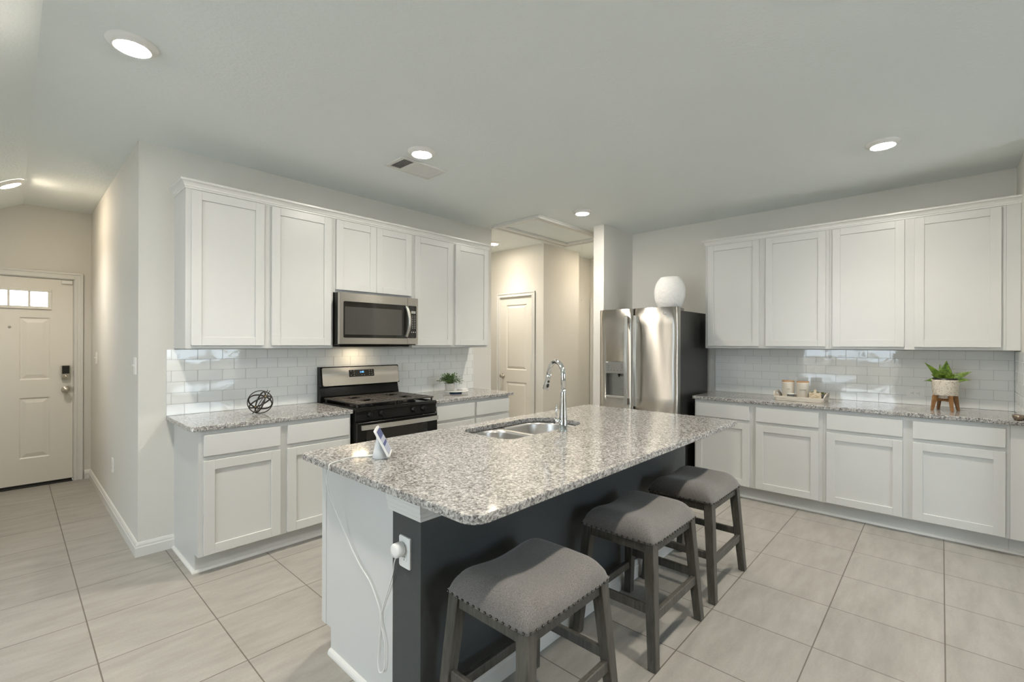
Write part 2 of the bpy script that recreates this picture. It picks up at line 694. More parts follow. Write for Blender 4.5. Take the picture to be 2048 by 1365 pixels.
def text_part(name, body, size, mat, origin, right, upv, parent, extrude=0.0006):
    """lettering standing on a surface, origin at the middle of the text"""
    cu = bpy.data.curves.new(name, 'FONT')
    cu.body = body
    cu.size = size
    cu.extrude = extrude
    cu.align_x = 'CENTER'
    cu.align_y = 'CENTER'
    cu.materials.append(mat)
    tmp = bpy.data.objects.new(name + '_outline', cu)
    COL.objects.link(tmp)
    bpy.context.view_layer.update()
    me = bpy.data.meshes.new_from_object(tmp.evaluated_get(bpy.context.evaluated_depsgraph_get()))
    bpy.data.objects.remove(tmp)
    me.name = name
    me.materials.clear()
    me.materials.append(mat)
    o = bpy.data.objects.new(name, me)
    COL.objects.link(o)
    r, u = Vector(right).normalized(), Vector(upv).normalized()
    n = r.cross(u)
    p = Vector(origin) - base_loc(parent)
    o.parent = parent
    o.matrix_local = Matrix(((r.x, u.x, n.x, p.x), (r.y, u.y, n.y, p.y), (r.z, u.z, n.z, p.z), (0, 0, 0, 1)))
    return o


# a wall frame maps (along, outward, z) to world
def on_range(y):
    return lambda a, d, z: (a, y - d, z)


def on_fridge(x):
    return lambda a, d, z: (x - d, a, z)


def mbox(bm, T, a, b, bev=0.0, seg=1):
    box(bm, T(*a), T(*b), bev, seg)


# ------------------------------------------------------------------ room shell
def build_shell():
    bm = NB(); box(bm, (-3.4, -3.8, -0.1), (6.5, 6.7, 0.0)); struct('floor', bm, M['floor'])
    bm = NB()
    XK = 0.085
    # flat part, then the slope that falls away over the entry, then a lower flat strip
    HX = (3.76, 5.095, 3.110, 3.730)      # attic opening
    for x0, x1, y0, y1 in ((XK, HX[0], -3.8, 6.7), (HX[1], 6.5, -3.8, 6.7), (HX[0], HX[1], -3.8, HX[2]), (HX[0], HX[1], HX[3], 6.7)):
        box(bm, (x0, y0, H), (x1, y1, H + 0.12))
    zl = H - 0.55 * 0.55
    xl = XK - 0.55
    hexa(bm, [(xl, -3.8, zl), (XK, -3.8, H), (XK, 6.7, H), (xl, 6.7, zl)], [(xl, -3.8, H + 0.12), (XK, -3.8, H + 0.12), (XK, 6.7, H + 0.12), (xl, 6.7, H + 0.12)])
    box(bm, (-3.4, -3.8, zl), (xl, 6.7, H + 0.12))
    struct('ceiling', bm, M['ceiling'])

    t = 0.12
    # range wall
    bm = NB(); box(bm, (XC, YW, 0), (XE, YW + t, H)); struct('wall_range', bm, M['wall'])
    bm = NB(); box(bm, (XC, YW + t, 0), (XC + t, YD, H)); struct('wall_entry_side', bm, M['wall'])
    # entry door wall with the door opening
    dx0, dx1, dz = -0.475, 0.445, 2.06
    bm = NB()
    box(bm, (dx1, YD, 0), (XC + t, YD + t, H)); box(bm, (-1.3, YD, 0), (dx0, YD + t, H)); box(bm, (dx0, YD, dz), (dx1, YD + t, H))
    struct('wall_entry', bm, M['wall'])
    bm = NB(); box(bm, (-1.3, YW + t, 0), (-1.18, YD, H)); struct('wall_entry_far_side', bm, M['wall'])
    bm = NB(); box(bm, (-3.32, YW, 0), (-1.18, YW + t, H)); struct('wall_living', bm, M['wall'])
    # wall with the window that mirrors in the tiles
    x, y0, y1, z0, z1 = WIN_L
    bm = NB()
    box(bm, (x - t, -3.72, 0), (x, y0, H)); box(bm, (x - t, y1, 0), (x, YW, H)); box(bm, (x - t, y0, 0), (x, y1, z0)); box(bm, (x - t, y0, z1), (x, y1, H))
    struct('wall_left', bm, M['wall'])
    y, x0, x1, z0, z1 = WIN_B
    bm = NB()
    box(bm, (-3.2, y - t, 0), (x0, y, H)); box(bm, (x1, y - t, 0), (XW, y, H)); box(bm, (x0, y - t, 0), (x1, y, z0)); box(bm, (x0, y - t, z1), (x1, y, H))
    struct('wall_back', bm, M['wall'])
    bm = NB(); box(bm, (XW, YR, 0), (XW + t, 2.912, H)); struct('wall_fridge', bm, M['wall'])
    bm = NB(); box(bm, (4.44, YR - t, 0), (XW + t, YR, H)); struct('wall_right', bm, M['wall'])
    bm = NB(); box(bm, (XW, -3.72, 0), (XW + t, YR - t, H)); struct('wall_dining', bm, M['wall'])
    bm = NB(); box(bm, (4.516, 2.778, 0), (XW, 2.912, H)); box(bm, (XW, 2.912, 0), (6.23, 3.03, H)); struct('wall_wing', bm, M['wall'])
    # hall behind
    cy0, cy1, cz = 4.10, 4.70, 2.075
    bm = NB()
    box(bm, (XD, 3.897, 0), (XD + t, cy0, H)); box(bm, (XD, cy1, 0), (XD + t, 5.7, H)); box(bm, (XD, cy0, cz), (XD + t, cy1, H))
    box(bm, (XD + t, 3.897, 0), (5.653, 3.897 + t, H)); box(bm, (5.533, 3.897 + t, 0), (5.653, 4.20, H)); box(bm, (5.653, 4.08, 0), (6.23, 4.20, H))
    struct('wall_hall', bm, M['wall'])
    bm = NB(); box(bm, (XD + 0.5, cy0 - 0.2, 0), (XD + 0.6, cy1 + 0.3, H)); struct('wall_closet_back', bm, M['wall'])
    bm = NB(); box(bm, (6.23, 2.9, 0), (6.35, 4.2, H)); struct('wall_hall_end', bm, M['wall'])
    bm = NB(); box(bm, (XE - t, YW + t, 0), (XE, 5.7, H)); struct('wall_hall_side', bm, M['wall'])
    bm = NB(); box(bm, (XE - t, 5.7, 0), (XD + t, 5.82, H)); struct('wall_hall_far', bm, M['wall'])

    # windows behind the camera: frame, mullion and panes
    def win(name, T, a0, a1, z0, z1):
        r = struct_root(name, T((a0 + a1) / 2, 0.0, z0))
        bm = NB()
        w = 0.05
        mbox(bm, T, (a0, -0.02, z0), (a0 + w, -0.09, z1)); mbox(bm, T, (a1 - w, -0.02, z0), (a1, -0.09, z1))
        mbox(bm, T, (a0 + w, -0.02, z0), (a1 - w, -0.09, z0 + w)); mbox(bm, T, (a0 + w, -0.02, z1 - w), (a1 - w, -0.09, z1))
        n = 3
        for k in range(1, n):
            c = a0 + (a1 - a0) * k / n
            mbox(bm, T, (c - w / 2, -0.02, z0 + w), (c + w / 2, -0.09, z1 - w))
        obj('window_frame', bm, M['trim'], r)
        for k in range(n):
            p0 = a0 + (a1 - a0) * k / n + w / 2
            p1 = a0 + (a1 - a0) * (k + 1) / n - w / 2
            bm = NB(); mbox(bm, T, (p0, -0.05, z0 + w), (p1, -0.056, z1 - w)); obj('pane', bm, M['glass'], r)
        bm = NB(); mbox(bm, T, (a0 - 0.04, 0.03, z0 - 0.03), (a1 + 0.04, -0.02, z0), 0.004); obj('window_sill', bm, M['trim'], r)
    win('window_1', lambda a, d, z: (WIN_L[0] + d, a, z), *WIN_L[1:])
    win('window_2', lambda a, d, z: (a, WIN_B[0] + d, z), *WIN_B[1:])

    # baseboards
    BP = [(0, 0), (0.016, 0), (0.016, 0.060), (0.012, 0.066), (0.012, 0.076), (0.006, 0.090), (0, 0.094)]
    bm = NB(); sweep_profile(bm, [(0.452 + 0.075, YD, 0), (XC, YD, 0), (XC, YW, 0), (0.774, YW, 0)], BP, side=1.0)
    struct('baseboard_entry', bm, M['trim'])
    bm = NB(); sweep_profile(bm, [(XD, 4.035, 0), (XD, 3.897, 0), (5.653, 3.897, 0), (5.653, 4.08, 0), (6.23, 4.08, 0)], BP, side=1.0)
    struct('baseboard_hall', bm, M['trim'])
    bm = NB(); sweep_profile(bm, [(5.17, 2.912, 0), (4.516, 2.912, 0), (4.516, 2.778, 0), (4.6, 2.778, 0)], BP, side=1.0)
    struct('baseboard_wing', bm, M['trim'])


def build_outside():
    bm = NB(); box(bm, (-14, -12, -0.16), (-3.33, 12, -0.06)); struct('ground', bm, M['concrete'])
    bm = NB()
    for k in range(150):
        y = -11 + k * 0.146
        box(bm, (-9.02, y, -0.06), (-9.0, y + 0.142, 0.95))
    box(bm, (-9.06, -11, 0.3), (-9.02, 10.9, 0.39)); box(bm, (-9.06, -11, 0.75), (-9.02, 10.9, 0.84))
    for k in range(70):
        x = -3 + k * 0.146
        box(bm, (x, -9.0, -0.06), (x + 0.142, -8.98, 0.95))
    box(bm, (-3, -9.06, 0.3), (7, -9.02, 0.39))
    struct('unseen_fence', bm, M['fence'])  # unseen fence, added so the lower window view mirrors dimmer in the tiles
    bm = NB(); box(bm, (-6, 12.0, -0.16), (6, 12.2, 4.2))
    for x in (-2.2, -0.62, 0.06, 0.34, 1.8):
        box(bm, (x, 11.97, 1.2), (x + 0.16, 12.0, 2.29))
    struct('wall_neighbor', bm, M['siding'])
    bm = NB(); box(bm, (-6, 6.75, -0.16), (6, 12.0, -0.06)); struct('ground', bm, M['concrete'])
    bm = NB(); box(bm, (-3, -14, -0.16), (6, -3.73, -0.06)); struct('ground', bm, M['concrete'])


def panel_slab(bm, T, a0, a1, z0, z1, d0, d1, opens):
    """slab from depth d0 (back) to d1 (face) with rectangular openings holding raised panels"""
    xs = sorted({a0, a1, *[v for o in opens for v in o[:2]]})
    zs = sorted({z0, z1, *[v for o in opens for v in o[2:]]})
    for i in range(len(xs) - 1):
        for k in range(len(zs) - 1):
            cx, cz = (xs[i] + xs[i + 1]) / 2, (zs[k] + zs[k + 1]) / 2
            if any(o[0] < cx < o[1] and o[2] < cz < o[3] for o in opens):
                continue
            mbox(bm, T, (xs[i], d0, zs[k]), (xs[i + 1], d1, zs[k + 1]))


def raised_panel(bm, T, x0, x1, z0, z1, face, deep=0.008, slope=0.035):
    rings = []
    for ins, d in ((0, face), (0.010, face - deep), (0.016, face - deep), (0.016 + slope, face - 0.001)):
        rings.append([bm.verts.new(T(a, d, z)) for a, z in ((x0 + ins, z0 + ins), (x1 - ins, z0 + ins), (x1 - ins, z1 - ins), (x0 + ins, z1 - ins))])
    for k in range(len(rings) - 1):
        for i in range(4):
            bm.faces.new((rings[k][i], rings[k][(i + 1) % 4], rings[k + 1][(i + 1) % 4], rings[k + 1][i]))
    bm.faces.new(rings[-1])


def casing(bm, T, a0, a1, z1, w=0.068):
    """three-sided door casing with stepped profile"""
    for (off0, off1, dep) in ((0, w, 0.012), (0.004, w * 0.35, 0.017), (w * 0.72, w, 0.019)):
        mbox(bm, T, (a0 - off1, 0, 0), (a0 - off0, dep, z1 + off1), 0.002)
        mbox(bm, T, (a1 + off0, 0, 0), (a1 + off1, dep, z1 + off1), 0.002)
        mbox(bm, T, (a0 - off0, 0, z1 + off0), (a1 + off0, dep, z1 + off1), 0.002)


def knob(bm, T, a, z, d0, r=0.032):
    c = Vector(T(a, d0, z))
    n = (Vector(T(a, d0 + 1, z)) - c).normalized()
    prof = [(r * 1.0, 0.0), (r * 1.02, 0.004), (r * 0.9, 0.008), (r * 0.42, 0.012), (r * 0.40, 0.030), (r * 0.75, 0.036), (r * 0.92, 0.046), (r * 0.86, 0.056), (r * 0.5, 0.064), (r * 0.1, 0.066)]
    t = bmesh.new()
    lathe(t, prof, seg=20)
    q = Vector((0, 0, 1)).rotation_difference(n).to_matrix().to_4x4()
    merge(bm, t, Matrix.Translation(c) @ q)


def build_doors():
    # ---- entry door
    T = on_range(YD)
    r = struct_root('door_1', (-0.015, YD, 0))
    a0, a1, ztop = -0.465, 0.438, 2.05
    wz = (1.771, 1.917)
    lites = [(0.264 - 0.1375 * (k + 1) + 0.008, 0.264 - 0.1375 * k - 0.008) for k in range(4)]
    wx0, wx1 = lites[3][0], lites[0][1]
    opens = [(0.06, 0.272, 0.285, 0.876), (0.06, 0.272, 1.051, 1.661), (-0.294, -0.082, 0.285, 0.876), (-0.294, -0.082, 1.051, 1.661), (wx0, wx1, *wz)]
    bm = NB()
    panel_slab(bm, T, a0, a1, 0.035, ztop, -0.045, -0.004, opens)
    for o in opens[:4]:
        raised_panel(bm, T, *o, -0.004, 0.009, 0.034)
    obj('door_slab', bm, M['door'], r)
    bm = NB()
    fw_ = 0.028
    for (p, q) in (((wx0 - fw_, wz[0] - fw_), (wx1 + fw_, wz[0])), ((wx0 - fw_, wz[1]), (wx1 + fw_, wz[1] + fw_)), ((wx0 - fw_, wz[0]), (wx0, wz[1])), ((wx1, wz[0]), (wx1 + fw_, wz[1]))):
        mbox(bm, T, (p[0], -0.004, p[1]), (q[0], 0.008, q[1]), 0.003)
    for k in range(3):
        mbox(bm, T, (lites[k + 1][1], -0.03, wz[0]), (lites[k][0], 0.004, wz[1]), 0.002)
    obj('window_frame', bm, M['door'], r)
    for l0, l1 in lites:
        bm = NB(); mbox(bm, T, (l0, -0.022, wz[0]), (l1, -0.026, wz[1])); obj('pane', bm, M['glass'], r)
    bm = NB(); casing(bm, T, a0 - 0.010, a1 + 0.008, ztop + 0.008); obj('door_casing', bm, M['trim'], r)
    bm = NB()
    mbox(bm, T, (a0 - 0.010, -0.12, 0), (a0 - 0.002, 0.0, ztop + 0.008)); mbox(bm, T, (a1 + 0.002, -0.12, 0), (a1 + 0.008, 0.0, ztop + 0.008)); mbox(bm, T, (a0 - 0.002, -0.12, ztop + 0.003), (a1 + 0.002, 0, ztop + 0.010))
    mbox(bm, T, (a0 - 0.002, -0.062, 0.012), (a0 + 0.016, -0.0465, ztop + 0.008)); mbox(bm, T, (a1 - 0.016, -0.062, 0.012), (a1 + 0.002, -0.0465, ztop + 0.008)); mbox(bm, T, (a0 + 0.016, -0.062, ztop - 0.016), (a1 - 0.016, -0.0465, ztop + 0.008))
    obj('door_jamb', bm, M['trim'], r)
    bm = NB(); mbox(bm, T, (a0, -0.05, 0.0), (a1, 0.0, 0.012), 0.002); mbox(bm, T, (a0 + 0.005, -0.04, 0.012), (a1 - 0.005, -0.012, 0.036)); obj('threshold', bm, M['black_matte'], r)
    bm = NB(); knob(bm, T, 0.384, 0.936, -0.004, 0.033); obj('door_knob', bm, M['nickel'], r)
    bm = NB(); mbox(bm, T, (0.352, -0.004, 1.050), (0.416, 0.026, 1.186), 0.006, 2); lk = obj('smart_lock', bm, M['nickel'], r)
    bm = NB(); mbox(bm, T, (0.357, 0.026, 1.10), (0.411, 0.030, 1.182), 0.002); obj('keypad', bm, M['black_matte'], lk)
    bm = NB(); knob(bm, T, 0.384, 1.075, 0.024, 0.018); obj('thumb_turn', bm, M['nickel'], lk)
    bm = NB(); lathe(bm, [(0.011, 0), (0.011, 0.004), (0.006, 0.006)], T(-0.003, 0.002, 1.566), 16, axis='Y'); obj('peephole', bm, M['nickel'], r)
    bm = NB()
    for z in (0.936, 1.10):
        mbox(bm, T, (a1 + 0.0005, -0.030, z - 0.03), (a1 + 0.006, 0.001, z + 0.03))
    obj('strike_plate', bm, M['nickel'], r)
    s = tag(obj('door_sensor', _b(lambda bm: mbox(bm, T, (0.352, -0.004, 2.010), (0.432, 0.014, 2.044), 0.004, 2)), M['plastic']), 'small white alarm sensor at the top corner of the entry door', 'sensor')

    # ---- closet door in the hall
    T = on_fridge(XD)
    r = struct_root('door_2', (XD, 4.40, 0))
    a0, a1, ztop = 4.1005, 4.6995, 2.0745
    opens = [(4.200, 4.580, 1.050, 1.967), (4.200, 4.580, 0.22, 0.876)]
    bm = NB()
    panel_slab(bm, T, a0, a1, 0.012, ztop, -0.045, -0.006, opens)
    for o in opens:
        raised_panel(bm, T, *o, -0.006, 0.009, 0.030)
    obj('door_slab', bm, M['door'], r)
    bm = NB(); casing(bm, T, a0 - 0.0005, a1 + 0.0005, ztop + 0.0005, 0.062); obj('door_casing', bm, M['trim'], r)
    bm = NB(); knob(bm, T, 4.640, 0.956, -0.006, 0.031); obj('door_knob', bm, M['nickel'], r)
    for z in (0.25, 1.116, 1.85):
        bm = NB(); lathe(bm, [(0.007, z - 0.045), (0.007, z + 0.045)], (XD - 0.004, a0 - 0.001, 0), 10); mbox(bm, T, (a0, -0.006, z - 0.044), (a0 + 0.012, -0.003, z + 0.044)); obj('hinge', bm, M['nickel'], r)
    # door casing at the far end of the hall
    bm = NB(); casing(bm, on_fridge(6.23), 3.24, 4.00, 2.06); mbox(bm, on_fridge(6.23), (3.24, 0, 0.01), (4.00, 0.008, 2.06)); struct('trim_1', bm, M['trim'])


def _b(fn):
    bm = NB()
    fn(bm)
    return bm


# ------------------------------------------------------------------ subway tile
def build_tiles():
    RH, TP, G = 0.0772, 0.1555, 0.0026
    ztop = 1.371

    def tiles(name, T, a0, a1, j0, holes, sgn=1, cap=None):
        bm = NB()
        for r in range(6):
            z1 = ztop if r == 0 else ZC + RH * (6 - r)
            z0 = ZC + RH * (5 - r)
            off = j0 if r % 2 == 0 else j0 + sgn * 0.0765
            k = math.floor((a0 - off) / TP)
            while off + k * TP < a1:
                x0, x1 = max(a0, off + k * TP), min(a1, off + (k + 1) * TP)
                k += 1
                if x1 - x0 < 0.012:
                    continue
                if any(x0 > h[0] and x1 < h[1] and z0 > h[2] and z1 < h[3] for h in holes):
                    continue
                t = bmesh.new()
                bmesh.ops.create_cube(t, size=1)
                sx, sz = x1 - x0 - G, z1 - z0 - G
                for v in t.verts:
                    v.co = Vector((v.co.x * sx, v.co.y * 0.007, v.co.z * sz))
                bmesh.ops.bevel(t, geom=t.edges[:], offset=0.0016, segments=2, affect='EDGES')
                q = Matrix.Rotation(random.uniform(-0.0035, 0.0035), 4, 'X') @ Matrix.Rotation(random.uniform(-0.0035, 0.0035), 4, 'Z')
                for v in t.verts:
                    p = q @ v.co
                    v.co = Vector(T((x0 + x1) / 2 + p.x, 0.0045 + p.y, (z0 + z1) / 2 + p.z))
                for f in t.faces:
                    f.smooth = False
                merge(bm, t)
        n_t = len(bm.faces)
        mbox(bm, T, (a0, 0.0005, ZC), (a1, 0.0050, ztop))
        bm.faces.ensure_lookup_table()
        for i in range(n_t, len(bm.faces)):
            bm.faces[i].material_index = 1
        return struct(name, bm, None, mats=[M['tile'], M['grout']])
    tiles('wall_range_backsplash', on_range(YW), 0.728, 3.571, 0.755, [])
    tiles('wall_fridge_backsplash', on_fridge(XW), YR + 0.008, 1.789, 0.0135, [], sgn=1)
    tiles('wall_right_backsplash', lambda a, d, z: (a, YR + d, z), 4.53, XW - 0.008, 5.10, [])


# ------------------------------------------------------------------ cabinets
def shaker(T, a0, a1, z0, z1, d, st=0.058):
    bm = NB()
    th = 0.019
    bv = 0.0012
    mbox(bm, T, (a0, d, z0), (a0 + st, d + th, z1), bv)
    mbox(bm, T, (a1 - st, d, z0), (a1, d + th, z1), bv)
    mbox(bm, T, (a0 + st, d, z0), (a1 - st, d + th, z0 + st), bv)
    mbox(bm, T, (a0 + st, d, z1 - st), (a1 - st, d + th, z1), bv)
    mbox(bm, T, (a0 + st - 0.004, d + 0.001, z0 + st - 0.004), (a1 - st + 0.004, d + 0.010, z1 - st + 0.004))
    return bm


def slab_front(T, a0, a1, z0, z1, d):
    bm = NB()
    mbox(bm, T, (a0, d, z0), (a1, d + 0.019, z1), 0.0025, 2)
    return bm


def base_cabinet(T, depth, a0, a1, fronts, label, toe_ends=(False, False), filler=None):
    """T maps depth 0 to the face-frame plane"""
    t = thing('base_cabinet', label, 'cabinet', T((a0 + a1) / 2, -depth / 2, 0))
    bm = NB()
    p = 0.012
    mbox(bm, T, (a0, -depth, 0.1145), (a0 + p, -0.019, 0.884)); mbox(bm, T, (a1 - p, -depth, 0.1145), (a1, -0.019, 0.884))
    mbox(bm, T, (a0 + p, -depth, 0.1145), (a1 - p, -0.019, 0.127)); mbox(bm, T, (a0 + p, -depth, 0.127), (a1 - p, -depth + 0.01, 0.884))
    obj('carcass', bm, M['white'], t)
    bm = NB()
    ws = [f[0] for f in fronts] + [fronts[-1][1]]
    bounds = [a0] + [(fronts[i][1] + fronts[i + 1][0]) / 2 for i in range(len(fronts) - 1)] + [a1]
    mbox(bm, T, (a0, -0.019, 0.1145), (a1, 0, 0.150), 0.0008); mbox(bm, T, (a0, -0.019, 0.846), (a1, 0, 0.884), 0.0008); mbox(bm, T, (a0, -0.019, 0.690), (a1, 0, 0.734))
    for b_ in bounds:
        w = 0.038
        lo, hi = max(a0, b_ - w), min(a1, b_ + w)
        mbox(bm, T, (lo, -0.019, 0.150), (hi, 0, 0.690)); mbox(bm, T, (lo, -0.019, 0.734), (hi, 0, 0.846))
    if filler:
        mbox(bm, T, (filler[0], -0.019, 0.1145), (filler[1], 0.0, 0.884), 0.0015)
    obj('face_frame', bm, M['white'], t)
    bm = NB()
    mbox(bm, T, (a0, -0.075 - 0.012, 0), (a1, -0.075, 0.1145))
    if filler:
        mbox(bm, T, (min(filler), -0.087, 0), (max(filler), -0.075, 0.1145))
    for flag, e in zip(toe_ends, ((a0, a0 + 0.012), (a1 - 0.012, a1))):
        if flag:
            mbox(bm, T, (e[0], -depth, 0), (e[1], -0.087, 0.1145))
    obj('toe_kick', bm, M['white'], t)
    bm = NB()
    q = [(0, 0), (0.016, 0), (0.0148, 0.0061), (0.0113, 0.0113), (0.0061, 0.0148), (0, 0.016)]
    e0, e1 = a0, a1
    if filler:
        e0, e1 = min(a0, *filler), max(a1, *filler)
    path = [T(e0, -0.075, 0), T(e1, -0.075, 0)]
    if toe_ends[0]:
        path = [T(a0, -depth, 0)] + [T(a0, -0.075, 0)] + path[1:]
    if toe_ends[1]:
        path = path + [T(a1, -depth, 0)]
    d = (Vector(path[-1]) - Vector(path[-2])) if not toe_ends[1] else (Vector(path[-2]) - Vector(path[-3]))
    out = Vector(T(0, 1, 0)) - Vector(T(0, 0, 0))
    s = 1.0 if d.normalized().cross(Vector((0, 0, 1))).dot(out) > 0 else -1.0
    sweep_profile(bm, path, q, side=s)
    obj('shoe_molding', bm, M['trim'], t)
    for (f0, f1) in fronts:
        obj('door', shaker(T, f0, f1, 0.123, 0.697, 0.0), M['white'], t)
        obj('drawer_front', slab_front(T, f0, f1, 0.725, 0.855, 0.0), M['white'], t)
    return t


def wall_cabinet(T, depth, a0, a1, z0, z1, doors, label, filler=None):
    t = thing('wall_cabinet', label, 'cabinet', T((a0 + a1) / 2, -depth / 2, z0))
    bm = NB()
    p = 0.012
    mbox(bm, T, (a0, -depth, z0), (a0 + p, -0.019, z1)); mbox(bm, T, (a1 - p, -depth, z0), (a1, -0.019, z1))
    mbox(bm, T, (a0 + p, -depth, z0 + 0.012), (a1 - p, -0.019, z0 + 0.024)); mbox(bm, T, (a0 + p, -depth, z1 - 0.012), (a1 - p, -0.019, z1))
    mbox(bm, T, (a0 + p, -depth, z0 + 0.024), (a1 - p, -depth + 0.006, z1 - 0.012))
    obj('carcass', bm, M['white'], t)
    bm = NB()
    mbox(bm, T, (a0, -0.019, z0), (a1, 0, z0 + 0.040), 0.0008); mbox(bm, T, (a0, -0.019, z1 - 0.04), (a1, 0, z1))
    bounds = [a0] + [(doors[i][1] + doors[i + 1][0]) / 2 for i in range(len(doors) - 1)] + [a1]
    for b_ in bounds:
        lo, hi = max(a0, b_ - 0.038), min(a1, b_ + 0.038)
        mbox(bm, T, (lo, -0.019, z0 + 0.04), (hi, 0, z1 - 0.04))
    if filler:
        mbox(bm, T, (filler[0], -0.019, z0), (filler[1], 0.0, z1), 0.0015)
    obj('face_frame', bm, M['white'], t)
    for (f0, f1) in doors:
        obj('door', shaker(T, f0, f1, z0 + 0.022, 2.418, 0.0), M['white'], t)
    return t


def crown(name, path, side, label):
    bm = NB()
    prof = [(0, 0), (0.006, 0), (0.006, 0.010), (0.010, 0.013), (0.012, 0.024), (0.020, 0.036), (0.029, 0.042), (0.033, 0.044), (0.033, 0.056), (0, 0.056)]
    sweep_profile(bm, path, prof, side=side)
    return tag(obj(name, bm, M['trim']), label, 'molding', 'crown moldings on the wall cabinets')


def build_cabinets():
    T = on_range(YF)
    base_cabinet(T, YW - YF, 0.774, 1.757, [(0.800, 1.244), (1.291, 1.742)], 'white base cabinet with two drawers and two doors between the entry corner and the range', (True, False))
    base_cabinet(T, YW - YF, 2.556, 3.508, [(2.568, 3.022), (3.053, 3.502)], 'white base cabinet with two drawers between the range and the hall opening', (False, True))
    T = on_fridge(XF)
    base_cabinet(T, XW - XF, 0.716, 1.772, [(0.744, 1.220), (1.276, 1.757)], 'white base cabinet beside the refrigerator, under the tray with canisters', (False, False))
    base_cabinet(T, XW - XF, -0.340, 0.715, [(-0.320, 0.155), (0.211, 0.690)], 'white base cabinet under the snake plant, ending at the return wall', (False, False), filler=(YR + 0.001, -0.341))

    T = on_range(YU)
    wd = YW - YU
    zt = 2.432
    wall_cabinet(T, wd, 0.772, 1.7655, 1.378, zt, [(0.801, 1.244), (1.296, 1.744)], 'tall white wall cabinet with two doors above the black wire orb')
    wall_cabinet(T, wd, 1.7665, 2.5275, 1.830, zt, [(1.787, 2.147), (2.150, 2.508)], 'short white wall cabinet with two doors right over the microwave'.replace(' right', ''))
    wall_cabinet(T, wd, 2.5285, 3.514, 1.378, zt, [(2.549, 2.998), (3.041, 3.492)], 'tall white wall cabinet with two doors next to the hall opening')
    crown('crown_molding', [(0.772, YW, 2.425), (0.772, YU, 2.425), (3.514, YU, 2.425), (3.514, YW, 2.425)], 1.0, 'white crown molding along the tops of the cabinets over the range')
    T = on_fridge(XU)
    wd = XW - XU
    wall_cabinet(T, wd, 0.721, 1.784, 1.378, zt, [(0.745, 1.221), (1.279, 1.757)], 'white wall cabinet with two doors closest to the refrigerator'.replace('closest to', 'next to'))
    wall_cabinet(T, wd, -0.341, 0.720, 1.378, zt, [(-0.318, 0.157), (0.217, 0.697)], 'white wall cabinet with two doors above the snake plant', filler=(YR + 0.001, -0.342))
    crown('crown_molding', [(XW, 1.784, 2.425), (XU, 1.784, 2.425), (XU, YR, 2.425)], 1.0, 'white crown molding along the tops of the cabinets over the snake plant')


def rounded(x0, x1, y0, y1, radii, n=6):
    """polygon of a rectangle with corner radii (x0y0, x1y0, x1y1, x0y1)"""
    out = []
    for (cx, cy, r, a) in ((x0, y0, radii[0], 180), (x1, y0, radii[1], 270), (x1, y1, radii[2], 0), (x0, y1, radii[3], 90)):
        if r < 1e-4:
            out.append((cx, cy))
            continue
        ox = cx + (r if cx == x0 else -r)
        oy = cy + (r if cy == y0 else -r)
        for k in range(n + 1):
            an = math.radians(a + 90 * k / n)
            out.append((ox + r * math.cos(an), oy + r * math.sin(an)))
    return out


SINK = (1.765, 2.515, 1.655, 2.055)     # x0 x1 y0 y1 of the cut-out


def build_counters():
    def slab(name, poly, label):
        bm = NB(); prism(bm, poly, 0.884, ZC, 0.004, 2)
        return tag(obj(name, bm, M['granite']), label, 'countertop', 'granite countertops')
    slab('countertop', rounded(0.728, 1.768, 3.267, YW, (0.028, 0.012, 0, 0)), 'speckled grey granite countertop holding the black wire orb')
    slab('countertop', rounded(2.545, 3.567, 3.267, YW, (0.012, 0.012, 0, 0)), 'speckled grey granite countertop between the range and the hall, holding the small leafy plant')
    slab('countertop', rounded(4.531, XW, YR, 1.792, (0, 0, 0, 0.014)), 'speckled grey granite countertop holding the canister tray and the snake plant')
    # island slab with sink hole
    x0, x1, y0, y1 = 0.907, 3.272, 0.985, 2.165
    outer = rounded(x0, x1, y0, y1, (0.06, 0.035, 0.035, 0.035), 6)
    hole = rounded(*SINK, (0.075, 0.14, 0.16, 0.09), 6)
    bm = NB()
    t = bmesh.new()
    ov = [t.verts.new((x, y, ZC)) for x, y in outer]
    hv = [t.verts.new((x, y, ZC)) for x, y in hole]
    oe = [t.edges.new((ov[i], ov[(i + 1) % len(ov)])) for i in range(len(ov))]
    he = [t.edges.new((hv[i], hv[(i + 1) % len(hv)])) for i in range(len(hv))]
    bmesh.ops.triangle_fill(t, use_beauty=True, use_dissolve=False, edges=oe + he)
    top = t.faces[:]
    ex = bmesh.ops.extrude_face_region(t, geom=top)
    vs = [e for e in ex['geom'] if isinstance(e, bmesh.types.BMVert)]
    bmesh.ops.translate(t, verts=vs, vec=(0, 0, -0.030))
    bmesh.ops.recalc_face_normals(t, faces=t.faces[:])
    ed = []
    for e in t.edges:
        if len(e.link_faces) == 2 and abs(e.verts[0].co.z - e.verts[1].co.z) < 1e-6:
            if abs(e.link_faces[0].normal.dot(e.link_faces[1].normal)) < 0.5:
                ed.append(e)
    bmesh.ops.bevel(t, geom=ed, offset=0.004, segments=2, affect='EDGES', profile=0.5)
    merge(bm, t)
    tag(obj('countertop', bm, M['granite']), 'large speckled grey granite island countertop with the sink cut into it', 'countertop', 'granite countertops')


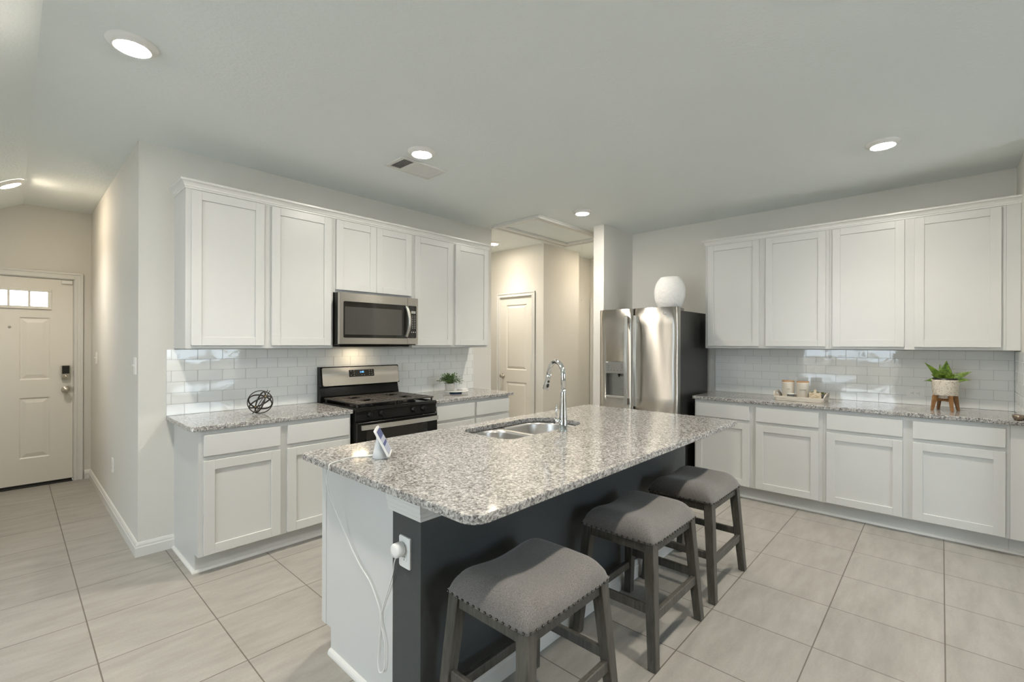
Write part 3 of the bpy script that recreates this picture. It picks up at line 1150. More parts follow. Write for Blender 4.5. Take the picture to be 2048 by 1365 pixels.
def build_island():
    r = thing('kitchen_island', 'white and charcoal kitchen island base under the granite slab', 'island', (2.1, 1.75, 0))
    X0, X1 = 1.0, 3.31
    X1 = 3.20
    yk = 2.115
    # cabinet carcass (open toe side faces the range)
    bm = NB()
    box(bm, (X0 + 0.012, 1.545, 0.1145), (X1 - 0.012, 1.557, 0.884))
    box(bm, (X0 + 0.012, 1.557, 0.1145), (X1 - 0.012, yk, 0.127))
    box(bm, (X0 + 0.012, yk - 0.075, 0), (X1 - 0.012, yk - 0.063, 0.1145))
    obj('carcass', bm, M['white'], r)
    for xa, nm in ((X0, 'end_panel'), (X1 - 0.012, 'end_panel')):
        bm = NB()
        box(bm, (xa, 1.545, 0.0), (xa + 0.012, yk - 0.066, 0.1145)); box(bm, (xa, 1.545, 0.1145), (xa + 0.012, yk, 0.884))
        obj(nm, bm, M['white'], r)
    bm = NB()
    fx = [X0 + 0.02, X0 + 0.56, 1.70, 2.58, X1 - 0.02]
    box(bm, (X0, yk, 0.1145), (X1, yk + 0.019, 0.150)); box(bm, (X0, yk, 0.846), (X1, yk + 0.019, 0.884)); box(bm, (X0, yk, 0.150), (X0 + 0.03, yk + 0.019, 0.846)); box(bm, (X1 - 0.03, yk, 0.150), (X1, yk + 0.019, 0.846))
    for x in (1.60, 2.56):
        box(bm, (x - 0.03, yk, 0.150), (x + 0.03, yk + 0.019, 0.846))
    obj('face_frame', bm, M['white'], r)
    T = lambda a, d, z: (a, yk + 0.019 + d, z)
    for a0, a1 in ((1.02, 1.58), (1.62, 2.07), (2.09, 2.54), (2.58, X1 - 0.02)):
        obj('door', shaker(T, a0, a1, 0.123, 0.697 if a0 < 1.6 else 0.855, 0.0), M['white'], r)
    obj('drawer_front', slab_front(T, 1.02, 1.58, 0.725, 0.855, 0.0), M['white'], r)
    # knee wall on the seating side
    bm = NB(); box(bm, (X0, 1.367, 0), (3.341, 1.545, 0.884)); hw = obj('knee_wall', bm, M['dark_wall'], r); hw['label'] = 'charcoal painted knee wall behind the stools'
    bm = NB()
    BP = [(0, 0), (0.016, 0), (0.016, 0.066), (0.012, 0.073), (0.012, 0.083), (0.006, 0.098), (0, 0.102)]
    sweep_profile(bm, [(X0 - 0.0005, 1.367, 0), (3.341, 1.367, 0)], BP, side=1.0)
    obj('baseboard', bm, M['trim'], r)
    bm = NB()
    CP = [(0, 0), (0.008, 0), (0.010, 0.012), (0.016, 0.016), (0.019, 0.030), (0.026, 0.036), (0.028, 0.050), (0.034, 0.054), (0.034, 0.107), (0, 0.107)]
    sweep_profile(bm, [(X0, 1.572, 0.777), (X0, 1.367, 0.777), (1.13, 1.367, 0.777)], [(a * 0.45, b) for a, b in CP], side=1.0)
    obj('cap_molding', bm, M['trim'], r)
    bm = NB()
    q = [(0, 0), (0.016, 0), (0.0148, 0.0061), (0.0113, 0.0113), (0.0061, 0.0148), (0, 0.016)]
    q = [(a, b * 1.5) for a, b in q]
    sweep_profile(bm, [(X0, 2.049, 0), (X0, 1.385, 0)], q, side=1.0)
    obj('shoe_molding', bm, M['trim'], r)
    bm = NB(); box(bm, (X0 - 0.003, yk - 0.022, 0.1145), (X0 + 0.001, yk + 0.019, 0.884), 0.001); obj('edge_strip', bm, M['white'], r)


def build_sink():
    x0, x1, y0, y1 = SINK
    r = thing('kitchen_sink', 'double bowl stainless steel sink set under the island granite', 'sink', ((x0 + x1) / 2, (y0 + y1) / 2, 0.70))
    zt = 0.8835

    def bowl(ax0, ax1, ay0, ay1, rad, depth):
        bm = NB()
        rings = []
        for ins, z in ((-0.004, zt - 0.001), (0.002, zt - 0.004), (0.006, zt - 0.02), (0.012, zt - depth + 0.03), (0.03, zt - depth + 0.006), (0.06, zt - depth)):
            poly = rounded(ax0 + ins, ax1 - ins, ay0 + ins, ay1 - ins, [max(0.02, q - ins * 0.5) for q in rad], 6)
            rings.append([bm.verts.new((x, y, z)) for x, y in poly])
        n = len(rings[0])
        for k in range(len(rings) - 1):
            for i in range(n):
                f = bm.faces.new((rings[k][i], rings[k][(i + 1) % n], rings[k + 1][(i + 1) % n], rings[k + 1][i]))
                f.smooth = True
        bm.faces.new(rings[-1])
        b = obj('bowl', bm, M['steel_sink'], r)
        sol = b.modifiers.new('thickness', 'SOLIDIFY')
        sol.thickness = 0.0015
        cx, cy = (ax0 + ax1) / 2, (ay0 + ay1) / 2
        bm = NB(); lathe(bm, [(0.045, 0), (0.045, 0.003), (0.034, 0.004), (0.030, 0.001)], (cx, cy, zt - depth), 24); obj('drain', bm, M['chrome'], b)
        return b
    xm = 2.085
    bowl(x0 - 0.006, xm - 0.012, y0 - 0.006, y1 + 0.004, (0.08, 0.08, 0.10, 0.09), 0.20)
    bowl(xm + 0.012, x1 + 0.006, y0 - 0.006, y1 + 0.006, (0.07, 0.13, 0.15, 0.07), 0.20)
    # flange and divider bridge
    bm = NB()
    box(bm, (xm - 0.017, y0 - 0.010, zt - 0.004), (xm + 0.017, y1 + 0.010, zt - 0.001), 0.001)
    obj('divider', bm, M['steel_sink'], r)

    # faucet
    fx, fy = 2.172, 1.604
    f = thing('kitchen_faucet', 'tall chrome pull-down faucet with arched spout beside the sink', 'faucet', (fx, fy, ZC))
    bm = NB()
    lathe(bm, [(0.027, 0), (0.027, 0.005), (0.0245, 0.008), (0.0240, 0.075), (0.0230, 0.085), (0.0215, 0.10), (0.0185, 0.16), (0.0165, 0.22), (0.0150, 0.245)], (fx, fy, ZC), 28)
    obj('body', bm, M['chrome'], f)
    # spout swings over the bowls, toward the range and the entry
    d = Vector((0.36, 0.933, 0)).normalized()
    pts = [Vector((fx, fy, ZC + 0.235)), Vector((fx, fy, ZC + 0.305))]
    R = 0.080
    c = Vector((fx, fy, ZC + 0.318)) + d * R
    for k in range(0, 13):
        a = math.pi - math.pi * 0.93 * k / 12
        pts.append(c + d * (R * math.cos(a)) + Vector((0, 0, R * math.sin(a))))
    end = pts[-1]
    tan = (pts[-1] - pts[-2]).normalized()
    pts.append(end + tan * 0.02)
    bm = NB(); tube(bm, pts, 0.0142, 18); obj('spout', bm, M['chrome'], f)
    e = pts[-1]
    bm = NB(); tube(bm, [e, e + tan * 0.012, e + tan * 0.05, e + tan * 0.09, e + tan * 0.098], [0.0148, 0.0158, 0.0180, 0.0205, 0.019], 18)
    hd = obj('spray_head', bm, M['chrome'], f)
    sd = tan.cross(Vector((0.79, 0.62, 0)).normalized())
    # buttons on the side that faces the room
    nrm = Vector((-0.50, -0.86, 0.05)).normalized()
    nrm = (nrm - tan * nrm.dot(tan)).normalized()
    for along, w, l in ((0.040, 0.0075, 0.008), (0.067, 0.0085, 0.014)):
        bm = NB()
        ce = e + tan * along + nrm * (0.0156 + along * 0.043)
        t = bmesh.new()
        bmesh.ops.create_uvsphere(t, u_segments=16, v_segments=8, radius=1)
        s = tan.cross(nrm).normalized()
        mt = Matrix(((s.x * w, nrm.x * 0.004, tan.x * l, ce.x), (s.y * w, nrm.y * 0.004, tan.y * l, ce.y), (s.z * w, nrm.z * 0.004, tan.z * l, ce.z), (0, 0, 0, 1)))
        merge(bm, t, mt)
        obj('button', bm, M['black_matte'], hd)
    # lever
    hdv = Vector((-0.86, 0.35, 0.0)).normalized()
    b0 = Vector((fx, fy, ZC + 0.060))
    bm = NB()
    tube(bm, [b0 + hdv * 0.010, b0 + hdv * 0.058, b0 + hdv * 0.060], [0.0165, 0.0165, 0.0155], 18)
    tube(bm, [b0 + hdv * 0.050 + Vector((0, 0, 0.010)), b0 + hdv * 0.046 + Vector((0, 0, 0.060)), b0 + hdv * 0.043 + Vector((0, 0, 0.098))], [0.0060, 0.0050, 0.0048], 12)
    obj('lever', bm, M['chrome'], f)


# ------------------------------------------------------------------ appliances
def rrect(bm, T, a0, a1, z0, z1, d0, d1, rad, n=5, bev=0.0):
    """rounded rectangle plate standing on a wall frame"""
    poly = rounded(a0, a1, z0, z1, [rad] * 4, n)
    t = bmesh.new()
    A = [t.verts.new((x, d0, z)) for x, z in poly]
    B = [t.verts.new((x, d1, z)) for x, z in poly]
    t.faces.new(A)
    t.faces.new(B[::-1])
    m = len(poly)
    for i in range(m):
        t.faces.new((A[i], A[(i + 1) % m], B[(i + 1) % m], B[i]))
    if bev:
        es = [e for e in t.edges if all(abs(v.co.y - d1) < 1e-7 for v in e.verts)]
        bmesh.ops.bevel(t, geom=es, offset=bev, segments=2, affect='EDGES')
    for v in t.verts:
        v.co = Vector(T(*v.co))
    merge(bm, t)


def build_microwave():
    T = on_range(3.515)
    x0, x1, z0, z1 = 1.770, 2.524, 1.402, 1.828
    r = thing('microwave', 'stainless over-the-range microwave with black window under the short wall cabinet', 'microwave', ((x0 + x1) / 2, 3.70, z0))
    bm = NB(); mbox(bm, T, (x0 + 0.004, -0.388, z0), (x1 - 0.004, -0.012, z1 - 0.001), 0.003)
    mbox(bm, T, (x0 + 0.03, -0.36, z0 - 0.014), (x1 - 0.05, -0.05, z0), 0.004)
    obj('body', bm, M['black'], r)
    xs = 2.412
    bm = NB(); mbox(bm, T, (x0, -0.012, z0 + 0.008), (xs - 0.001, 0.015, z1 - 0.003), 0.003, 2); dr = obj('door', bm, M['steel'], r)
    bm = NB(); mbox(bm, T, (xs + 0.001, -0.012, z0 + 0.008), (x1, 0.015, z1 - 0.003), 0.003, 2); cp = obj('control_panel', bm, M['steel'], r)
    bm = NB(); rrect(bm, T, x0 + 0.036, xs - 0.001, 1.462, 1.755, 0.014, 0.0175, 0.010); gl = obj('door_glass', bm, M['glass_black'], dr)
    bm = NB(); rrect(bm, T, x0 + 0.045, 2.350, 1.488, 1.712, 0.0172, 0.0182, 0.006); obj('window_mesh', bm, M['mw_window'], dr)
    bm = NB(); rrect(bm, T, xs + 0.001, x1 - 0.020, 1.465, 1.755, 0.014, 0.0175, 0.010); obj('keypad_glass', bm, M['glass_black'], cp)
    bm = NB(); mbox(bm, T, (xs + 0.035, 0.0172, 1.686), (xs + 0.082, 0.0182, 1.708)); obj('display', bm, M['lcd'], cp)
    for c in range(2):
        for k in range(8):
            bm = NB(); mbox(bm, T, (xs + 0.046 + 0.024 * c, 0.0172, 1.662 - k * 0.0155), (xs + 0.056 + 0.024 * c, 0.0180, 1.6655 - k * 0.0155)); obj('button', bm, M['pale_print'], cp)
    for c in range(3):
        bm = NB(); mbox(bm, T, (xs + 0.036 + 0.02 * c, 0.0172, 1.514), (xs + 0.044 + 0.02 * c, 0.0180, 1.522)); obj('button', bm, M['pale_print'], cp)
    # bowed handle
    bm = NB()
    n = 14
    rings = []
    for i in range(n + 1):
        t = i / n
        z = 1.474 + (1.750 - 1.474) * t
        out = 0.022 + 0.030 * math.sin(math.pi * t)
        xx = xs - 0.020 + 0.014 * math.sin(math.pi * t)
        rings.append([bm.verts.new(T(xx + a, out + d, z)) for a, d in ((-0.015, 0), (0.015, 0), (0.013, 0.010), (-0.013, 0.010))])
    for i in range(n):
        for k in range(4):
            f = bm.faces.new((rings[i][k], rings[i][(k + 1) % 4], rings[i + 1][(k + 1) % 4], rings[i + 1][k]))
            f.smooth = k in (0, 2)
    bm.faces.new(rings[0]); bm.faces.new(rings[-1])
    mbox(bm, T, (xs - 0.034, 0.0165, 1.476), (xs - 0.008, 0.024, 1.492)); mbox(bm, T, (xs - 0.034, 0.0165, 1.732), (xs - 0.008, 0.024, 1.748))
    obj('handle', bm, M['steel_handle'], dr)
    # maker's mark: two small swooshes
    bm = NB()
    for k, (z, w) in enumerate(((1.786, 0.032), (1.778, 0.018))):
        tube(bm, [T(2.140 - w, 0.0152, z), T(2.140, 0.0152, z - 0.004), T(2.140 + w * 0.8, 0.0152, z + 0.001)], 0.0011, 6)
    obj('emblem', bm, M['pale_print'], dr)
    bm = NB(); mbox(bm, T, (2.03, -0.20, z0 - 0.0145), (2.16, -0.28, z0 - 0.0135)); obj('cooktop_lamp', bm, M['hood_lamp'], r)


def build_range():
    x0, x1 = 1.776, 2.536
    yf = 3.255
    T = on_range(yf)
    r = thing('gas_range', 'black and stainless gas range with cast iron grates under the microwave', 'range', ((x0 + x1) / 2, 3.58, 0))
    bm = NB()
    box(bm, (x0, yf + 0.005, 0.03), (x1, 3.88, 0.895), 0.003)
    for x in (x0 + 0.05, x1 - 0.05):
        for y in (yf + 0.06, 3.82):
            lathe(bm, [(0.018, 0), (0.018, 0.032)], (x, y, 0), 12)
    obj('body', bm, M['black'], r)
    bm = NB()
    # cooktop pan with rolled rim
    box(bm, (x0 - 0.001, yf - 0.016, 0.893), (x1 + 0.001, 3.86, 0.912), 0.006, 3)
    box(bm, (x0, yf - 0.012, 0.910), (x0 + 0.022, 3.80, 0.922), 0.005, 2); box(bm, (x1 - 0.022, yf - 0.012, 0.910), (x1, 3.80, 0.922), 0.005, 2)
    box(bm, (x0, yf - 0.014, 0.908), (x1, yf + 0.016, 0.922), 0.006, 3)
    ct = obj('cooktop', bm, M['black'], r)
    # burners
    for i, (bx, by, br) in enumerate(((1.95, 3.41, 0.045), (1.95, 3.66, 0.038), (2.36, 3.41, 0.050), (2.36, 3.66, 0.034), (2.155, 3.535, 0.036))):
        bm = NB(); lathe(bm, [(br * 1.25, 0), (br * 1.2, 0.008), (br, 0.010), (br, 0.020), (br * 0.9, 0.026), (br * 0.2, 0.028)], (bx, by, 0.911), 24); obj('burner', bm, M['black_matte'], ct)
    # two flat grates with slots
    for gx0, gx1 in ((x0 + 0.016, 2.1545), (2.1575, x1 - 0.016)):
        bm = NB()
        gy0, gy1, zt = 3.262, 3.806, 0.957
        w = 0.030
        box(bm, (gx0, gy0, zt - 0.012), (gx1, gy0 + w, zt), 0.003); box(bm, (gx0, gy1 - w, zt - 0.012), (gx1, gy1, zt), 0.003)
        box(bm, (gx0, gy0 + w, zt - 0.012), (gx0 + w, gy1 - w, zt), 0.003); box(bm, (gx1 - w, gy0 + w, zt - 0.012), (gx1, gy1 - w, zt), 0.003)
        cx = (gx0 + gx1) / 2
        for yy in (3.345, 3.405, 3.455, 3.515, 3.565, 3.62, 3.675, 3.73):
            ww = 0.036 if yy in (3.345, 3.515, 3.565, 3.73) else 0.022
            gap = 0.0 if ww > 0.03 else 0.045
            if gap:
                box(bm, (gx0 + w, yy - ww / 2, zt - 0.010), (cx - gap, yy + ww / 2, zt), 0.002); box(bm, (cx + gap, yy - ww / 2, zt - 0.010), (gx1 - w, yy + ww / 2, zt), 0.002)
            else:
                box(bm, (gx0 + w, yy - ww / 2, zt - 0.010), (gx1 - w, yy + ww / 2, zt), 0.002)
        for xx in (cx - 0.105, cx + 0.105):
            box(bm, (xx - 0.022, gy0 + w, zt - 0.010), (xx + 0.022, gy1 - w, zt - 0.0005), 0.002)
        box(bm, (cx - 0.010, gy0 + w, zt - 0.010), (cx + 0.010, gy0 + 0.12, zt - 0.0005), 0.002); box(bm, (cx - 0.010, gy1 - 0.12, zt - 0.010), (cx + 0.010, gy1 - w, zt - 0.0005), 0.002)
        for fx in (gx0 + 0.012, gx1 - 0.012):
            for fy in (gy0 + 0.016, gy1 - 0.016):
                lathe(bm, [(0.006, 0.911), (0.009, zt - 0.010)], (fx, fy, 0), 8)
        obj('grate', bm, M['iron'], r)
    # knob panel, slightly slanted
    bm = NB()
    hexa(bm, [T(x0, 0.012, 0.822), T(x1, 0.012, 0.822), T(x1, -0.02, 0.822), T(x0, -0.02, 0.822)], [T(x0, 0.004, 0.894), T(x1, 0.004, 0.894), T(x1, -0.02, 0.894), T(x0, -0.02, 0.894)], 0.002)
    cp = obj('control_panel', bm, M['black'], r)
    for kx in (1.890, 1.990, 2.292, 2.392):
        bm = NB()
        lathe(bm, [(0.021, 0), (0.021, -0.008), (0.018, -0.010), (0.016, -0.026), (0.013, -0.028)], T(kx, 0.010, 0.866), 24, axis='Y')
        box(bm, Vector(T(kx, 0.030, 0.866)) + Vector((-0.005, 0, -0.019)), Vector(T(kx, 0.044, 0.866)) + Vector((0.005, 0, 0.019)), 0.002)
        obj('knob', bm, M['black'], cp)
    # oven door and drawer
    bm = NB(); mbox(bm, T, (x0 + 0.003, -0.002, 0.235), (x1 - 0.003, 0.028, 0.812), 0.004, 2); od = obj('oven_door', bm, M['black'], r)
    bm = NB(); rrect(bm, T, x0 + 0.075, x1 - 0.11, 0.33, 0.745, 0.0275, 0.0295, 0.012); obj('oven_window', bm, M['glass_black'], od)
    bm = NB()
    n = 16
    rings = []
    for i in range(n + 1):
        t = i / n
        xx = x0 + 0.020 + (x1 - x0 - 0.040) * t
        out = 0.052 + 0.014 * math.sin(math.pi * t)
        rings.append([bm.verts.new(T(xx, out + d, z)) for z, d in ((0.760, 0), (0.760, 0.012), (0.797, 0.012), (0.797, 0))])
    for i in range(n):
        for k in range(4):
            f = bm.faces.new((rings[i][k], rings[i][(k + 1) % 4], rings[i + 1][(k + 1) % 4], rings[i + 1][k]))
    bm.faces.new(rings[0]); bm.faces.new(rings[-1])
    mbox(bm, T, (x0 + 0.022, 0.027, 0.763), (x0 + 0.045, 0.056, 0.794), 0.002); mbox(bm, T, (x1 - 0.045, 0.027, 0.763), (x1 - 0.022, 0.056, 0.794), 0.002)
    obj('handle', bm, M['steel_handle'], od)
    bm = NB(); mbox(bm, T, (x0 + 0.003, -0.002, 0.06), (x1 - 0.003, 0.024, 0.228), 0.004, 2); obj('storage_drawer', bm, M['black'], r)
    # backguard
    bm = NB()
    prof = [(3.895, 0.895), (3.835, 0.895), (3.830, 0.965), (3.845, 1.025), (3.850, 1.045), (3.818, 1.048), (3.842, 1.205), (3.850, 1.214), (3.895, 1.214)]
    A = [bm.verts.new((x0 - 0.002, y, z)) for y, z in prof]
    B = [bm.verts.new((x1 + 0.002, y, z)) for y, z in prof]
    bm.faces.new(A); bm.faces.new(B[::-1])
    for i in range(len(prof)):
        bm.faces.new((A[i], A[(i + 1) % len(prof)], B[(i + 1) % len(prof)], B[i]))
    bg = obj('backguard', bm, M['black'], r)
    # slanted stainless fascia
    sl = (3.842 - 3.818) / (1.205 - 1.048)
    TS = lambda a, d, z: (a, 3.818 + (z - 1.048) * sl - d, z)
    bm = NB(); rrect(bm, TS, x0 + 0.010, x1 - 0.004, 1.052, 1.206, -0.002, 0.006, 0.014, bev=0.002); obj('fascia', bm, M['steel'], bg)
    bm = NB(); rrect(bm, TS, 2.028, 2.272, 1.120, 1.181, 0.005, 0.0075, 0.003); dp = obj('display', bm, M['glass_black'], bg)
    for a, z in ((2.045, 1.172), (2.075, 1.171), (2.075, 1.152), (2.045, 1.135), (2.075, 1.133), (2.150, 1.135), (2.175, 1.134), (2.225, 1.170), (2.248, 1.170), (2.225, 1.152), (2.248, 1.152), (2.225, 1.134), (2.248, 1.134), (2.258, 1.134)):
        bm = NB(); mbox(bm, TS, (a - 0.003, 0.0074, z - 0.002), (a + 0.003, 0.0082, z + 0.002)); obj('button', bm, M['pale_print'], bg)
    text_part('clock_digits', '1:45', 0.024, M['digits'], TS(2.150, 0.0082, 1.160), (1, 0, 0), (0, sl, 1), dp)


def build_fridge():
    r = thing('refrigerator', 'stainless french door refrigerator with water dispenser and dark grey sides', 'refrigerator', (4.75, 2.28, 0))
    yL, yR, ym = 2.716, 1.850, 2.315
    xb, xd = 4.405, 4.335
    bm = NB(); box(bm, (xb, yR + 0.004, 0.02), (5.12, yL - 0.004, 1.745), 0.004)
    for y in (yR + 0.06, yL - 0.06):
        for x in (xb + 0.05, 5.06):
            lathe(bm, [(0.02, 0), (0.02, 0.022)], (x, y, 0), 12)
    obj('body', bm, M['fridge_side'], r)
    for y0, y1 in ((yR + 0.004, yR + 0.075), (yL - 0.075, yL - 0.004)):
        bm = NB(); box(bm, (xb - 0.005, y0, 1.745), (xb + 0.09, y1, 1.772), 0.004); obj('hinge_cover', bm, M['steel_grey'], r)
    bm = NB(); box(bm, (xb - 0.03, yR + 0.02, 0.02), (xb, yL - 0.02, 0.075)); obj('kick_grille', bm, M['black_matte'], r)

    def bowed_door(name, y0, y1, z0, z1, bow, holes=None):
        """door panel bowed toward the room, y0<y1"""
        bm = NB()
        ys = [y0 + (y1 - y0) * i / 16 for i in range(17)]
        zs = [z0 + (z1 - z0) * i / 6 for i in range(7)]
        if holes:
            for e in holes[:2]:
                ys[min(range(1, 16), key=lambda i: abs(ys[i] - e))] = e
            zs = sorted(set([z0, z1, holes[2], holes[3], z0 + 0.06, z1 - 0.2]))

        def fx(y):
            t = (y - y0) / (y1 - y0)
            edge = min(t, 1 - t)
            rnd = 0.010 * max(0, 1 - edge / 0.02) ** 2
            return xd - bow * math.sin(math.pi * t) ** 0.8 + rnd
        F = [[bm.verts.new((fx(y), y, z)) for y in ys] for z in zs]
        Bk = [[bm.verts.new((xb - 0.006, y, z)) for y in ys] for z in zs]
        ny, nz = len(ys), len(zs)
        for k in range(nz - 1):
            for i in range(ny - 1):
                inh = holes and holes[0] - 1e-6 <= ys[i] and ys[i + 1] <= holes[1] + 1e-6 and holes[2] - 1e-6 <= zs[k] and zs[k + 1] <= holes[3] + 1e-6
                if not inh:
                    f = bm.faces.new((F[k][i], F[k][i + 1], F[k + 1][i + 1], F[k + 1][i])); f.smooth = True
                    bm.faces.new((Bk[k][i + 1], Bk[k][i], Bk[k + 1][i], Bk[k + 1][i + 1]))
        for i in range(ny - 1):
            bm.faces.new((F[0][i + 1], F[0][i], Bk[0][i], Bk[0][i + 1])); bm.faces.new((F[-1][i], F[-1][i + 1], Bk[-1][i + 1], Bk[-1][i]))
        for k in range(nz - 1):
            bm.faces.new((F[k][0], F[k + 1][0], Bk[k + 1][0], Bk[k][0])); bm.faces.new((F[k + 1][-1], F[k][-1], Bk[k][-1], Bk[k + 1][-1]))
        if holes:
            ks = [k for k in range(nz) if holes[2] - 1e-6 <= zs[k] <= holes[3] + 1e-6]
            iz = [i for i in range(ny) if holes[0] - 1e-6 <= ys[i] <= holes[1] + 1e-6]
            for i in range(iz[0], iz[-1]):
                bm.faces.new((F[ks[0]][i], F[ks[0]][i + 1], Bk[ks[0]][i + 1], Bk[ks[0]][i])); bm.faces.new((F[ks[-1]][i + 1], F[ks[-1]][i], Bk[ks[-1]][i], Bk[ks[-1]][i + 1]))
            for k in range(ks[0], ks[-1]):
                bm.faces.new((F[k + 1][iz[0]], F[k][iz[0]], Bk[k][iz[0]], Bk[k + 1][iz[0]])); bm.faces.new((F[k][iz[-1]], F[k + 1][iz[-1]], Bk[k + 1][iz[-1]], Bk[k][iz[-1]]))
        return obj(name, bm, M['steel_door'], r)
    dh = (2.408, 2.632, 0.852, 1.234)
    d1 = bowed_door('door', ym + 0.003, yL, 0.715, 1.780, 0.016, dh)
    d2 = bowed_door('door', yR, ym - 0.003, 0.715, 1.780, 0.020)
    d3 = bowed_door('freezer_drawer', yR, yL, 0.080, 0.705, 0.020)
    # water dispenser
    xf = xd - 0.010
    bm = NB()
    box(bm, (xf - 0.003, dh[0], 1.106), (xb - 0.008, dh[1], dh[3]), 0.002)
    dsp = obj('dispenser', bm, M['steel_grey'], d1)
    bm = NB()
    box(bm, (xb - 0.014, dh[0] + 0.004, dh[2] + 0.02), (xb - 0.008, dh[1] - 0.004, 1.106)); box(bm, (xf + 0.004, dh[0], dh[2]), (xb - 0.014, dh[0] + 0.004, 1.106)); box(bm, (xf + 0.004, dh[1] - 0.004, dh[2]), (xb - 0.014, dh[1], 1.106))
    obj('dispenser_recess', bm, M['steel_grey'], d1)
    bm = NB(); box(bm, (xf - 0.004, dh[0], dh[2]), (xb - 0.012, dh[1], dh[2] + 0.022), 0.003); obj('drip_tray', bm, M['steel_handle'], d1)
    bm = NB(); box(bm, (xb - 0.036, 2.43, 0.945), (xb - 0.022, 2.485, 1.085), 0.003); obj('paddle', bm, M['steel_grey'], d1)
    bm = NB(); lathe(bm, [(0.012, 1.085), (0.012, 1.107)], (xb - 0.035, 2.50, 0), 12); lathe(bm, [(0.007, 1.07), (0.007, 1.086)], (xb - 0.035, 2.50, 0), 10); obj('nozzle', bm, M['black'], d1)
    bm = NB(); box(bm, (xf - 0.0045, 2.604, 1.220), (xf - 0.002, 2.630, 1.229)); obj('indicator_light', bm, M['plastic'], dsp)
    for y, z in ((2.60, 1.19), (2.60, 1.165), (2.44, 1.20), (2.44, 1.175), (2.60, 1.14), (2.565, 1.14), (2.53, 1.14), (2.49, 1.14), (2.45, 1.14)):
        bm = NB(); box(bm, (xf - 0.0042, y - 0.006, z - 0.002), (xf - 0.002, y + 0.006, z + 0.002)); obj('button', bm, M['slot'], dsp)
    # long handles
    for dd, yc in ((d1, ym + 0.050), (d2, ym - 0.050)):
        bm = NB()
        n = 14
        z0, z1 = 0.79, 1.705
        rings = []
        for i in range(n + 1):
            t = i / n
            x = xd - 0.062 - 0.014 * math.sin(math.pi * t)
            z = z0 + (z1 - z0) * t
            rings.append([bm.verts.new((x + dx, yc + dy, z)) for dx, dy in ((-0.008, -0.013), (-0.008, 0.013), (-0.003, 0.016), (0.012, 0.014), (0.012, -0.014), (-0.003, -0.016))])
        for i in range(n):
            for k in range(6):
                f = bm.faces.new((rings[i][k], rings[i][(k + 1) % 6], rings[i + 1][(k + 1) % 6], rings[i + 1][k]))
        bm.faces.new(rings[0]); bm.faces.new(rings[-1])
        for z in (z0 + 0.035, z1 - 0.045):
            box(bm, (xd - 0.058, yc - 0.013, z - 0.03), (xd - 0.004, yc + 0.013, z + 0.04), 0.004)
        obj('handle', bm, M['steel_handle'], dd)
    bm = NB()
    z = 0.655
    rings = []
    for i in range(15):
        t = i / 14
        y = yR + 0.06 + (yL - yR - 0.12) * t
        x = xd - 0.060 - 0.010 * math.sin(math.pi * t)
        rings.append([bm.verts.new((x + dx, y, z + dz)) for dx, dz in ((-0.008, -0.014), (-0.008, 0.014), (0.012, 0.014), (0.012, -0.014))])
    for i in range(14):
        for k in range(4):
            bm.faces.new((rings[i][k], rings[i][(k + 1) % 4], rings[i + 1][(k + 1) % 4], rings[i + 1][k]))
    bm.faces.new(rings[0]); bm.faces.new(rings[-1])
    for y in (yR + 0.09, yL - 0.09):
        box(bm, (xd - 0.054, y - 0.02, z - 0.012), (xd - 0.004, y + 0.02, z + 0.012), 0.004)
    obj('handle', bm, M['steel_handle'], d3)
    bm = NB()
    yb, zb = 1.975, 1.718
    lathe(bm, [(0.0155, 0.0), (0.0155, -0.003), (0.0130, -0.004)], (xd - 0.0145, yb, zb), 24, axis='X')
    em = obj('emblem', bm, M['steel_handle'], d2)

    # vase on top
    bm = NB()
    prof = []
    zc, ry = 1.957, 0.165
    z0, z1 = 1.7455, 2.118
    for i in range(33):
        z = z0 + (z1 - z0) * i / 32
        q = math.sqrt(max(0.0, 1 - ((z - zc) / (0.196 if z > zc else 0.240)) ** 2))
        prof.append((ry * q, z))
    prof += [(prof[-1][0] - 0.006, z1 + 0.001), (prof[-1][0] - 0.012, z1 - 0.006), (prof[-1][0] + 0.01, z1 - 0.06)]
    lathe(bm, prof, (4.68, 2.086, 0), 48, sx=0.62, sy=1.0, cap1=True)
    tag(obj('vase', bm, M['vase']), 'round white textured ceramic vase standing on top of the refrigerator', 'vase')


# ------------------------------------------------------------------ stools
def copy_tree(o, parent=None):
    c = o.copy()
    COL.objects.link(c)
    c.parent = parent
    for ch in list(o.children):
        copy_tree(ch, c)
    return c


